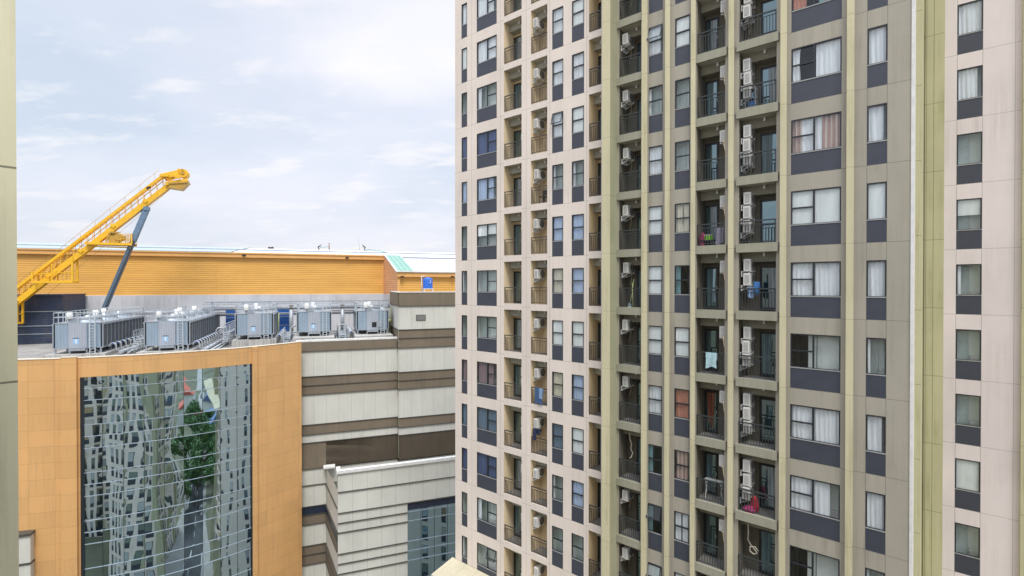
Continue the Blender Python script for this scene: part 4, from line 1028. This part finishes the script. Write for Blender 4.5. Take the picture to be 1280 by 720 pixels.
# ------------------------------------------------------------------ people on the hall roof
def roof_h(c):
    for (c0,h0),(c1,h1) in zip(mainp,mainp[1:]):
        if c0<=c<=c1: return h0-.1+(h1-h0)*(c-c0)/(c1-c0)
    return 7
cloth={'shirt':plain('worn shirt',(.03,.035,.05),.9),'red':plain('faded red shirt',(.42,.22,.17),.9),'trousers':plain('dark trousers',(.02,.02,.025),.9),'skin':plain('brown skin',(.25,.13,.08),.6),'hair':plain('black hair',(.01,.01,.01),.6)}
def person(px,c,label,pose,shirt):
    s,_=mpx(px,310,c); base=mw(s,c,roof_h(c)); r=thing('person',label,'person',tuple(base),MROT,'workers on the white roof')
    if pose=='stand':
        J={'pel':(0,0,.86),'ch':(0,0,1.22),'nk':(0,0,1.40),'hd':(.02,0,1.54),'ht':(.02,0,1.64),'hl':(0,-.09,.84),'kl':(.03,-.1,.46),'al':(0,-.1,.07),'fl':(-.12,-.1,.03),'hr':(0,.09,.84),'kr':(.0,.12,.46),'ar':(-.03,.13,.07),'fr':(-.15,.13,.03),
           'sl':(0,-.18,1.33),'el':(-.06,-.22,1.07),'wl':(-.24,-.15,.92),'gl':(-.32,-.12,.9),'sr':(0,.18,1.33),'er':(-.06,.22,1.07),'wr':(-.24,.15,.92),'gr':(-.32,.12,.9)}
    else:   # bent forward, knees flexed; k=facing
        k=1 if pose=='bend_right' else -1
        J={'pel':(-.22*k,0,.74),'ch':(.06*k,0,1.0),'nk':(.2*k,0,1.12),'hd':(.3*k,0,1.2),'ht':(.36*k,0,1.28),'hl':(-.22*k,-.09,.72),'kl':(.05*k,-.11,.44),'al':(-.12*k,-.11,.07),'fl':(.03*k,-.11,.03),'hr':(-.22*k,.09,.72),'kr':(-.02*k,.12,.42),'ar':(-.28*k,.12,.07),'fr':(-.13*k,.12,.03),
           'sl':(.12*k,-.17,1.06),'el':(.25*k,-.2,.82),'wl':(.42*k,-.14,.72),'gl':(.5*k,-.12,.7),'sr':(.12*k,.17,1.06),'er':(.25*k,.2,.82),'wr':(.42*k,.14,.72),'gr':(.5*k,.12,.7)}
    rad={'pel':.13,'ch':.145,'nk':.055,'hd':.095,'ht':.085,'hl':.09,'kl':.06,'al':.042,'fl':.035,'hr':.09,'kr':.06,'ar':.042,'fr':.035,'sl':.06,'el':.043,'wl':.03,'gl':.03,'sr':.06,'er':.043,'wr':.03,'gr':.03}
    E=[('pel','ch'),('ch','nk'),('nk','hd'),('hd','ht'),('pel','hl'),('hl','kl'),('kl','al'),('al','fl'),('pel','hr'),('hr','kr'),('kr','ar'),('ar','fr'),('ch','sl'),('sl','el'),('el','wl'),('wl','gl'),('ch','sr'),('sr','er'),('er','wr'),('wr','gr')]
    names=list(J); me=bpy.data.meshes.new('body'); me.from_pydata([J[n] for n in names],[(names.index(a),names.index(b_)) for a,b_ in E],[])
    o=link('body',me,r); md=o.modifiers.new('skin','SKIN'); 
    for i,n in enumerate(names): me.skin_vertices[0].data[i].radius=(rad[n],rad[n])
    me.skin_vertices[0].data[0].use_root=True
    o.modifiers.new('sub','SUBSURF').levels=2
    bpy.context.view_layer.update(); dg=bpy.context.evaluated_depsgraph_get(); ev=o.evaluated_get(dg); m2=bpy.data.meshes.new_from_object(ev)
    o.modifiers.clear(); o.data=m2; m2.materials.clear()
    for k_ in (shirt,'trousers','skin','hair'): m2.materials.append(cloth[k_])
    hd=Vector(J['hd'])
    for p in m2.polygons:
        p.use_smooth=True; c_=p.center
        hand=min((c_-Vector(J[n])).length for n in ('gl','gr','wl','wr'))<.09
        p.material_index=2 if hand or (c_-hd).length<.13 else (1 if c_.z<J['pel'][2]+.02 else 0)
    b=MB(); t=Vector(J['ht']); b.lathe([(.10,-.06),(.11,-.01),(.09,.05),(.04,.085)],12,0,(t.x,t.y,t.z)); link('hair',b.mesh('hair',cloth['hair']),r)
    return base
pa_=person(399,113,'worker in dark clothes bending at the left end of the carried beam','bend_right','shirt')
pb_=person(411.5,113,'worker in a faded reddish shirt standing upright at the right end of the beam','stand','red')
person(455.5,110,'small worker in dark clothes bending alone near the thin mast on the roof','bend_left','shirt')
b=MB(); s0=mpx(400.4,308,113)[0]; s1=mpx(410.4,308,113)[0]; r=thing('roof_beam','thin pale green beam carried between two workers on the white roof','beam',tuple(mw(s0,113-.12,roof_h(113)+.72)),MROT)
b.bar((0,0,0),(s1-s0,0,.18),.14,.12); link('beam',b.mesh('beam',M['roofgreen']),r)
s0=mpx(449,310,110)[0]; r=thing('mast','thin leaning mast on the white roof beside the lone bending worker','mast',tuple(mw(s0,110,roof_h(110))),MROT)
b=MB(); b.tube([(.1,0,0),(-.2,0,3.1)],[.035,.018],6); b.box(-.05,.25,-.15,.15,0,.04); link('pole',b.mesh('pole',M['pipedark']),r)
s0=mpx(456,310,109)[0]; r=thing('hose','green hose curving down the white roof at the lone worker\'s feet','hose',tuple(mw(s0,109,0)),MROT)
b=MB(); b.tube([(0,0,roof_h(109)+.1),(.8,-2,roof_h(107)+.3),(2,-6,roof_h(103)+.22),(3,-12,roof_h(97)+.12)],.09,6); link('hose_line',b.mesh('hose_line',M['roofgreen']),r)
s0=mpx(337,309,111)[0]; r=thing('dark_bundle','small dark double hump lying on the roof, left of all the workers','bundle',tuple(mw(s0,111,roof_h(111))),MROT)
b=MB(); b.lathe([(.3,0),(.34,.15),(.26,.35),(.1,.46)],12,0,(0,0,0)); b.lathe([(.28,0),(.3,.2),(.22,.42),(.08,.52)],12,0,(.5,.1,0)); link('hump',b.mesh('hump',M['black']),r)

# ------------------------------------------------------------------ things on the balconies
def near_row(k,y):
    x0,x1,_=BAL[k]; return min(balrows[k],key=lambda j:abs(proj(tw((x0+x1)/2,0,3*j+.2))[1]-y))
def cloth_mesh(w,h,mat,seed,y=0):
    r=random.Random(seed); b=MB(); n=10; ph=r.random()*6
    def P(i,j):
        u=i/n; v=j/6; return (w*(u-.5)*(1-.08*math.sin(3*v)),y+.03*math.sin(7*u+ph+v)*(.4+v)-.02*v,-h*v*(1-.08*math.sin(5*u+ph)))
    for i in range(n):
        for j in range(6): b.quad(P(i,j),P(i,j+1),P(i+1,j+1),P(i+1,j),0,True)
    for i in range(n):
        a,b2=P(i,0),P(i+1,0); b.quad(a,b2,(b2[0],b2[1]+.08,b2[2]-.02),(a[0],a[1]+.08,a[2]-.02)); b.quad((a[0],a[1]+.08,a[2]-.02),(b2[0],b2[1]+.08,b2[2]-.02),(b2[0],b2[1]+.09,b2[2]-h*.5),(a[0],a[1]+.09,a[2]-h*.5))
    return b.mesh('cloth',mat)
def hung(name,label,cat,k,y,dx,mat,w,h,z=1.24,yy=-.06,seed=1):
    j=near_row(k,y); x0,x1,_=BAL[k]
    o=thing(name,label,cat,tuple(tw(x0+dx,yy,3*j+z)),ROT,None,cloth_mesh(w,h,mat,seed)); return j
cl=lambda n,c: plain(n,c,.9,var=.25,scale=8)
C_den=cl('denim cloth',(.05,.10,.22)); C_lb=cl('light blue cloth',(.20,.30,.45)); C_dk=cl('dark blue cloth',(.02,.03,.07)); C_bl=cl('bright blue cloth',(.05,.15,.36)); C_tq=cl('pale turquoise cloth',(.36,.52,.55)); C_pk=cl('magenta cloth',(.42,.05,.17)); C_rd=cl('red cloth',(.40,.03,.05)); C_gr=cl('lime green plastic',(.25,.6,.05)); C_gy=cl('grey cloth',(.15,.14,.18))
hung('laundry','dark blue jeans hanging over a balcony railing of the pink part','laundry','b2',503,.62,C_den,.55,.95,seed=2)
hung('laundry','light blue shirt hanging beside jeans on a balcony railing of the pink part','laundry','b2',503,.82,C_lb,.3,.6,yy=-.1,seed=3)
hung('laundry','dark blue trousers hanging under an air conditioner in the pink part','laundry','b2',560,.28,C_dk,.3,.62,1.72,.0,4)
hung('laundry','small black clothes hanging under an air conditioner in the pink part','laundry','b2',560,.52,C_dk,.25,.35,1.72,.15,5)
hung('towel','pale turquoise towel over a railing in the middle olive balcony column','towel','b5',464,.72,C_tq,.5,.7,1.22,-.12,6)
hung('laundry','bright blue cloth hanging by the wall units in the widest balcony column','laundry','b6',384,.72,C_bl,.26,.55,1.5,.1,7)
hung('laundry','light blue cloth slung beside the bright blue one in the widest balcony column','laundry','b6',384,.5,C_lb,.3,.45,1.25,.02,8)
hung('laundry','grey patterned cloth over the right end of a railing in the middle balcony column','laundry','b5',303,1.05,C_gy,.36,.75,1.0,-.01,9)
def lump(name,label,cat,k,y,dx,dy,dims,mat,seed):
    j=near_row(k,y); x0=BAL[k][0]; bm=bmesh.new(); bmesh.ops.create_icosphere(bm,subdivisions=3,radius=1); r_=random.Random(seed); ph=[r_.random()*6 for _ in range(3)]
    for v in bm.verts:
        f_=1+.12*math.sin(5*v.co.x+ph[0])+.12*math.sin(6*v.co.y+ph[1])+.1*math.sin(7*v.co.z+ph[2]); v.co=Vector((v.co.x*dims[0]*f_,v.co.y*dims[1]*f_,max(-.62,v.co.z)*dims[2]*f_+dims[2]*.62))
    me=bpy.data.meshes.new(name); bm.to_mesh(me); bm.free(); me.materials.append(mat)
    for p in me.polygons: p.use_smooth=True
    thing(name,label,cat,tuple(tw(x0+dx,dy,3*j+.175)),ROT,None,me)
lump('bag','pink bag at the left of a balcony floor in the middle olive column','bag','b5',303,.17,.25,(.14,.14,.42),C_pk,1)
lump('bundle','magenta bundle on the balcony floor under the wall units','bundle','b6',640,.45,.22,(.27,.2,.16),C_pk,2)
lump('bag','red bag standing on the balcony floor beside the magenta bundle','bag','b6',640,.62,.35,(.17,.17,.42),C_rd,3)
j=near_row('b5',303); b=MB(); b.box(-.16,.16,-.1,.1,.3,.52,0); b.box(-.17,.17,-.11,.11,.521,.56,1); b.box(-.02,.02,-.112,-.101,.35,.5,1); b.box(-.3,.3,-.2,.2,.24,.295,2); 
for x in (-.26,.26):
    for y in (-.17,.17): b.box(x-.02,x+.02,y-.02,y+.02,0,.24,2)
thing('box','lime green box on a low stand beside the pink bag','box',tuple(tw(-8.75+.45,.3,3*j+.175)),ROT,None,b.mesh('box',[C_gr,M['white'],M['frame']]))
def small(name,label,cat,k,y,dx,dy,b,mats): 
    j=near_row(k,y); thing(name,label,cat,tuple(tw(BAL[k][0]+dx,dy,3*j+.175)),ROT,None,b.mesh(name,mats))
b=MB(); 
for x in (-.2,.2):
    for y in (-.2,.2): b.box(x-.02,x+.02,y-.02,y+.02,0,.45 if y<0 else .9)
b.box(-.23,.23,-.23,.23,.45,.49); b.box(-.22,.22,.19,.22,.6,.9); small('chair','dark chair on a balcony of the pink part, behind its railing','chair','b2',250,.65,.45,b,M['frame'])
b=MB(); b.tube([(0,0,0),(.1,.3,1.5)],.02,6); b.tube([(.2,0,0),(.0,.3,1.3)],.02,6); b.lathe([(.12,0),(.1,.1),(.03,.25)],8,1,(0,0,0)); small('mop','mop and stick leaning in a narrow balcony beside the thick olive pillar','mop','b4',384,.5,.2,b,[M['palegreen'],C_tq])
b=MB()
for y in (0,.1,.2,.3): b.bar((-.4,y,.9),(.4,y,.9),.02)
b.bar((-.4,0,.9),(-.4,.3,.9),.02); b.bar((.4,0,.9),(.4,.3,.9),.02)
for x in (-.35,.35): b.bar((x,0,0),(x,.3,.9),.025); b.bar((x,.3,0),(x,0,.9),.025)
small('drying_rack','white folding drying rack in the middle olive balcony column','drying rack','b5',605,.65,.35,b,M['white'])
b=MB(); 
for z in (.1,.5,.9): b.box(-.22,.22,-.15,.15,z,z+.03)
for x in (-.21,.21):
    for y in (-.14,.14): b.box(x-.015,x+.015,y-.015,y+.015,0,1.0)
b.box(-.15,.1,-.1,.1,.53,.75,1); b.box(-.1,.15,-.1,.1,.13,.4,2); small('shelf_rack','small grey rack with blue boxes on a high balcony of the widest olive column','rack','b6',133,.42,.3,b,[M['steel'],C_lb,C_bl])
for k,i,dx,lab in (('b4',8,.35,'loose white hose dangling from the ceiling of a narrow balcony'),('b6',8,.28,'loose cream hose dangling and coiled in a wide balcony without wall units')):
    if i<len(balrows[k]):
        j=balrows[k][i]; b=MB(); pts=[(0,0,2.35),(.03,0,2.0),(.12,.02,1.75),(.08,0,1.5),(.18,.02,1.3),(.1,0,1.05),(.0,0,.98)]
        if k=='b6': pts=[(0,0,2.35),(.02,0,1.9),(.0,0,1.6),(.1,.02,1.4),(.3,.02,1.2),(.4,0,1.1),(.25,0,1.0),(.08,0,1.1),(.1,0,1.3),(.3,0,1.35),(.45,0,1.2)]
        b.tube(pts,.03,6); thing('hose',lab,'hose',tuple(tw(BAL[k][0]+dx,.5,3*j+.17)),ROT,None,b.mesh('hose',M['cc']))

# ------------------------------------------------------------------ own building (camera side of the canyon)
OY=-TC-.5
own=thing('apartment_block','weathered cream green edge of a nearby apartment block at the left border','apartment block',tuple(tw(0,0,0)),ROT)
OT=EYE+2.6
b=MB(); b.box(-16,16,OY-24,OY,0,OT,0); link('wall',b.mesh('wall',M['pink']),own)
b=MB(); b.box(-10.3,-9.9,OY+.002,-TC+.92,0,EYE+16,0); link('fin_wall',b.mesh('fin_wall',M['own']),own)
b=MB()
for (a0,a1) in ((-15.2,-14.6),(-5.5,-4.9),(2,2.6),(9,9.6)): b.box(a0,a1,OY+.001,OY+.35,0,OT,0)
for (c0,c1) in ((OY-6.5,OY-4.2),(OY-14,-TC-13)): b.box(-16.5,-16.001,min(c0,c1),max(c0,c1),0,OT+.5,0)
b.box(-16.4,-16.001,OY-1.0,OY+.4,0,OT+.5,0)
link('pillar',b.mesh('pillar',M['bigside']),own)
b=MB()
for j in range(0,20):
    z=3*j
    for (a,w) in ((-14,1.2),(-12.2,.8),(-8.5,.8),(-7,1.4),(-4,.8),(-2.4,1.6),(0.3,.8),(3.5,1.4),(5.6,.8),(7.2,.8),(10.5,1.5),(13,.9)):
        if abs(a+w/2)<1.6 and abs(z+1.5-EYE)<3: continue
        b.box(a,a+w,OY+.001,OY+.03,z+.01,z+.87,1); b.box(a,a+w,OY+.001,OY+.035,z+.871,z+2.3,0); b.quad((a+w-.05,OY+.04,z+.92),(a+.05,OY+.04,z+.92),(a+.05,OY+.04,z+2.25),(a+w-.05,OY+.04,z+2.25),2+(j*3+int(a))%2)
    for (c,w) in ((-2.4,.9),(-3.9,.9),(-8.2,1.4),(-10.6,1.2),(-12.6,.8),(-15.5,1.6),(-18.2,1.0),(-20.3,1.0),(-22.5,1.2)):
        y=OY+c; X=-16.002
        b.box(X-.03,X,y,y+w,z+.01,z+.87,1); b.box(X-.035,X,y,y+w,z+.871,z+2.3,0); b.quad((X-.04,y+w-.05,z+.92),(X-.04,y+.05,z+.92),(X-.04,y+.05,z+2.25),(X-.04,y+w-.05,z+2.25),2+(j*3+int(c*2))%2)
o=link('window_rows',b.mesh('window_rows',[M['frame'],M['panel'],M['exg'],M['exc']]),own); o['kind']='stuff'

# a second block further back on the same side; only the mirror glass sees it
nb=thing('apartment_block','pale apartment block mirrored at the left of the curved glass','apartment block',(-28,-36,0),R(8))
b=MB(); b.box(-44,13,-18,0,0,58,0); link('wall',b.mesh('wall',M['pink']),nb)
b=MB(); b.box(10.2,13.2,.002,.9,0,58.5,0); b.box(2.0,2.8,.002,.5,0,58.5,0); b.box(-20.4,-17,.002,.9,0,58.5,0); b.box(-33,-32,.002,.5,0,58.5,0); link('pillar',b.mesh('pillar',M['bigside']),nb)
b=MB()
for j in range(0,19):
    z=3*j
    for i,(a,w_) in enumerate(((-15,1),(-13,1.6),(-10.4,1.8),(-7.6,1.0),(-5.6,1.8),(-2.8,1),(-.8,1.8),(3.6,1.4),(5.8,1.0),(7.6,1.6),(-43,1.6),(-40.5,1),(-38.8,1.8),(-36,1.4),(-34.2,.9),(-31.4,1.8),(-28.6,1),(-26.8,1.8),(-24,1),(-22.4,1.4))):
        if i in (2,4,6,9,12,15,17): b.box(a,a+w_,.001,.02,z+.2,z+2.6,4); b.box(a+.6,a+w_-.1,.021,.03,z+.2,z+2.2,0); b.box(a,a+w_,.25,.3,z+.1,z+1.1,0); b.box(a,a+w_,.002,.3,z-.1,z+.15,5)
        else: b.box(a,a+w_,.001,.03,z+.01,z+.87,1); b.box(a,a+w_,.001,.035,z+.871,z+2.3,0); b.quad((a+w_-.05,.04,z+.92),(a+.05,.04,z+.92),(a+.05,.04,z+2.25),(a+w_-.05,.04,z+2.25),2+(j*3+i)%2)
o=link('window_rows',b.mesh('window_rows',[M['frame'],M['panel'],M['exg'],M['exc'],M['grey_in'],M['pink']]),nb); o['kind']='stuff'

# ------------------------------------------------------------------ ground, street, trees, houses (seen in the mirror glass)
M['grass']=plain('dry grass and soil',(.10,.10,.06),.95,var=.45,scale=.05,rust=.6,rustc=(.16,.12,.08)); M['asphalt']=plain('asphalt',(.05,.05,.052),.9,var=.25,scale=.4); M['paving']=plain('paving',(.28,.26,.24),.9,var=.15,scale=.3); M['linew']=plain('road paint',(.7,.7,.68),.8)
b=MB(); b.quad((-1500,-1500,0),(1500,-1500,0),(1500,1500,0),(-1500,1500,0)); struct('ground',b.mesh('ground',M['grass']))
def strip(name,x0,x1,c0,c1,z,mat):
    b=MB(); P=[tw(x0,c0-TC,z),tw(x1,c0-TC,z),tw(x1,c1-TC,z),tw(x0,c1-TC,z)]; b.quad(*P); struct(name,b.mesh(name,M[mat]))
strip('pavement',-60,300,-.3,23.5,.004,'paving'); strip('road',-70,320,6,16,.012,'asphalt')
b=MB()
for i in range(60):
    x=-60+i*6; b.quad(tw(x,10.93-TC,.018),tw(x+3,10.93-TC,.018),tw(x+3,11.07-TC,.018),tw(x,11.07-TC,.018))
struct('road_markings',b.mesh('road_markings',M['linew']))
b=MB()
for c in (5.9,16.0): 
    P=[tw(-70,c-TC,0),tw(320,c-TC,0),tw(320,c+.15-TC,0),tw(-70,c+.15-TC,0)]; b.prism([(p.x,p.y) for p in P],0,.13)
struct('kerb',b.mesh('kerb',M['concrete']))
m,nt,bs=newmat('leaf green'); tc=N(nt,'ShaderNodeTexCoord').outputs['Object']
nt.links.new(mixc(nt,mrange(nt,noise(nt,tc,.8,3),.35,.65),(.025,.07,.012),(.07,.15,.03)),bs.inputs['Base Color']); bs.inputs['Roughness'].default_value=.6; M['leaf']=m
M['bark']=plain('bark',(.10,.07,.045),.9)
def crown_mesh(seed,R_):
    r=random.Random(seed); b=MB(); cl_=[(Vector((r.gauss(0,.42),r.gauss(0,.42),r.uniform(-.35,.45)))*R_,r.uniform(.28,.5)*R_) for _ in range(14)]
    for i in range(1500):
        c,rr_=cl_[i%14]; d=Vector((r.gauss(0,1),r.gauss(0,1),r.gauss(0,1))).normalized(); p=c+d*rr_*r.uniform(.7,1.05); s=r.uniform(.14,.30)
        a=(d+Vector((r.gauss(0,.5),r.gauss(0,.5),r.gauss(0,.5)))).normalized(); u=a.orthogonal().normalized()*s; v=a.cross(u).normalized()*s*.7
        b.quad(p-u-v,p+u-v,p+u+v,p-u+v)
    return b.mesh('crown',M['leaf'])
def trunk_mesh(seed,hh):
    r=random.Random(seed); b=MB(); b.tube([(0,0,0),(.1,0,hh*.5),(0,.1,hh)],[.28,.2,.12],8)
    for i in range(6): a=r.random()*6.3; b.tube([(0.05,0,hh*.6),(math.cos(a)*1.2,math.sin(a)*1.2,hh*1.0),(math.cos(a)*2,math.sin(a)*2,hh*1.3)],[.11,.07,.03],6)
    return b.mesh('trunk',M['bark'])
CR=[crown_mesh(s,3.6) for s in (1,2,3)]; TR=[trunk_mesh(s,4.5) for s in (1,2,3)]
r5=random.Random(11); k=0
for (x,c) in [(30,3),(36,20),(42,2),(47,21),(53,3),(58,19),(64,1),(70,22),(76,3),(83,20),(90,2),(98,21),(106,3),(115,20),(50,30),(62,34),(75,31),(88,36),(40,-8),(55,-12),(70,-9),(86,-14),(24,20),(20,4),(61,7),(66,14),(72,8),(79,15),(86,7),(93,13),(100,9),(57,13),(50,10),(45,27),(52,26),(34,9),(38,15),(44,12),(28,12),(60,26),(67,28),(74,25),(82,27),(108,10),(114,14),(92,24),(33,26)]:
    t=thing('street_tree','green street tree on the verge below the towers, one of many alike','tree',tuple(tw(x,c-TC,0)),r5.random()*6,'trees along the street below'); k+=1
    link('trunk',TR[k%3],t); cc_=link('crown',CR[k%3],t,(0,0,6.6)); sc_=r5.uniform(.85,1.35); t.scale=(sc_,sc_,sc_*r5.uniform(.9,1.15))
M['rr']=plain('red tile roof',(.42,.10,.06),.8,var=.2,scale=2); M['rb']=plain('blue metal roof',(.09,.14,.24),.6,var=.15); M['rw']=plain('white canopy fabric',(.78,.78,.76),.7)
def house(x,c,w,d,h,rot,mat,label):
    r=thing('house',label,'house',tuple(tw(x,c-TC,0)),ROT+rot); b=MB(); b.box(-w/2,w/2,-d/2,d/2,0,h); link('wall',b.mesh('wall',M['creamp']),r)
    b=MB(); e=.6; A=[(-w/2-e,-d/2-e,h),(w/2+e,-d/2-e,h),(w/2+e,0,h+d*.28),(-w/2-e,0,h+d*.28)]; b.quad(*A); b.quad((w/2+e,d/2+e,h),(-w/2-e,d/2+e,h),(-w/2-e,0,h+d*.28),(w/2+e,0,h+d*.28)); b.face([(-w/2-e,-d/2-e,h),(-w/2-e,0,h+d*.28),(-w/2-e,d/2+e,h)]); b.face([(w/2+e,-d/2-e,h),(w/2+e,d/2+e,h),(w/2+e,0,h+d*.28)]); link('roof',b.mesh('roof',M[mat]),r)
    for i in range(int(w/3)):
        b=MB(); b.box(-.6,.6,-.05,.0,0,1.4,0); b.box(-.66,.66,-.08,-.051,-.08,0,1); link('window',b.mesh('window',[M['exg'],M['white']]),r,(-w/2+1.8+i*3,-d/2-.01,1.2))
house(98,30,30,16,6,.1,'rb','low house with a wide blue metal roof beyond the street trees'); house(122,12,24,14,6,.3,'rr','house with a red tiled roof at the end of the street'); house(128,-18,14,12,7,-.2,'rr','small house with a red roof on the far side of the street'); house(150,34,26,14,7,.2,'rb','long shed with a blue metal roof far down the street'); house(160,-8,18,12,9,0,'rr','tall house with a red roof far down the street'); house(92,52,10,8,5,.4,'rr','little house with a red roof among trees')
r=thing('canopy','white fabric canopy on posts beside the street','canopy',tuple(tw(68,12-TC+14,0)),ROT); b=MB(); b.face([(-4,-3,3.2),(4,-3,3.2),(0,0,5)]); b.face([(4,-3,3.2),(4,3,3.2),(0,0,5)]); b.face([(4,3,3.2),(-4,3,3.2),(0,0,5)]); b.face([(-4,3,3.2),(-4,-3,3.2),(0,0,5)]); link('roof',b.mesh('roof',M['rw']),r)
for x in (-3.9,3.9):
    for y in (-2.9,2.9): b=MB(); b.tube([(0,0,0),(0,0,3.2)],.06,8); link('post',b.mesh('post',M['steel']),r,(x,y,0))

# ------------------------------------------------------------------ light
SUN_EL=58; SD=Vector((.25,-.97,0)).normalized()
w=bpy.data.worlds.new('World'); sc.world=w; w.use_nodes=True; nt=w.node_tree; nt.nodes.clear()
out=N(nt,'ShaderNodeOutputWorld'); bg=N(nt,'ShaderNodeBackground'); bg2=N(nt,'ShaderNodeBackground'); ad=N(nt,'ShaderNodeMixShader')
sky=N(nt,'ShaderNodeTexSky',sky_type='NISHITA',sun_disc=False); sky.sun_elevation=R(SUN_EL); sky.sun_rotation=math.atan2(SD.x,SD.y); sky.air_density=1.2; sky.dust_density=2
nt.links.new(sky.outputs[0],bg.inputs[0]); bg.inputs[1].default_value=.10
tc=N(nt,'ShaderNodeTexCoord').outputs['Generated']; sx=N(nt,'ShaderNodeSeparateXYZ'); nt.links.new(tc,sx.inputs[0])
zc=math_(nt,'ADD',math_(nt,'MAXIMUM',sx.outputs[2],0),.22)
cb=N(nt,'ShaderNodeCombineXYZ'); nt.links.new(math_(nt,'DIVIDE',sx.outputs[0],zc),cb.inputs[0]); nt.links.new(math_(nt,'DIVIDE',sx.outputs[1],zc),cb.inputs[1])
v=mapping(nt,cb.outputs[0],(.75,.95,1),(2.3,.4,0))
n1=noise(nt,v,.9,6,.52); n2=noise(nt,mapping(nt,cb.outputs[0],(1.6,3.2,1),(5,1.7,0)),1.5,7,.6)
base=mixc(nt,mrange(nt,n1,.36,.60),(.56,.635,.745),(.765,.775,.86))
base=mixc(nt,mrange(nt,n2,.53,.66,0,.62),base,(.90,.87,.87))
# the brightest patch of cloud, high and slightly left of the view axis
dirn=N(nt,'ShaderNodeVectorMath',operation='DOT_PRODUCT'); nt.links.new(tc,dirn.inputs[0]); bd=Vector((-.21,1,.62)).normalized(); dirn.inputs[1].default_value=bd
base=mixc(nt,mrange(nt,math_(nt,'ADD',dirn.outputs['Value'],math_(nt,'MULTIPLY',math_(nt,'SUBTRACT',n1,.5),.34)),.985,1.03,0,.6),base,(.90,.885,.89))
base=mixc(nt,mrange(nt,sx.outputs[2],.0,.22,.6,0),base,(.72,.72,.79))
# overcast sky grows brighter towards the zenith
up=mrange(nt,sx.outputs[2],.52,1.0,1.0,3.4)
base=mixc(nt,1,base,up,'MULTIPLY')
nt.links.new(base,bg2.inputs[0]); bg2.inputs[1].default_value=1.0
ad.inputs[0].default_value=.88; nt.links.new(bg.outputs[0],ad.inputs[1]); nt.links.new(bg2.outputs[0],ad.inputs[2]); nt.links.new(ad.outputs[0],out.inputs[0])
sl=bpy.data.lights.new('sun','SUN'); sl.energy=2.0; sl.angle=R(18); sl.color=(1,.96,.9); so=bpy.data.objects.new('sun',sl); col.objects.link(so)
sdir=Vector((SD.x*math.cos(R(SUN_EL)),SD.y*math.cos(R(SUN_EL)),math.sin(R(SUN_EL)))); so.rotation_euler=sdir.to_track_quat('Z','Y').to_euler(); so.location=(0,-30,120)

# ------------------------------------------------------------------ camera
cam=bpy.data.cameras.new('camera'); co=bpy.data.objects.new('camera',cam); col.objects.link(co); sc.camera=co
cam.sensor_width=36; cam.lens=36*F/1280; cam.clip_end=5000; cam.clip_start=.05
co.location=(0,0,EYE); co.rotation_euler=(R(90-.357),R(0),0)
sc.view_settings.view_transform='Standard'; sc.view_settings.look='None'; sc.view_settings.gamma=1; sc.view_settings.exposure=.32
sc.cycles.max_bounces=8; sc.cycles.transparent_max_bounces=10; sc.cycles.use_denoising=True
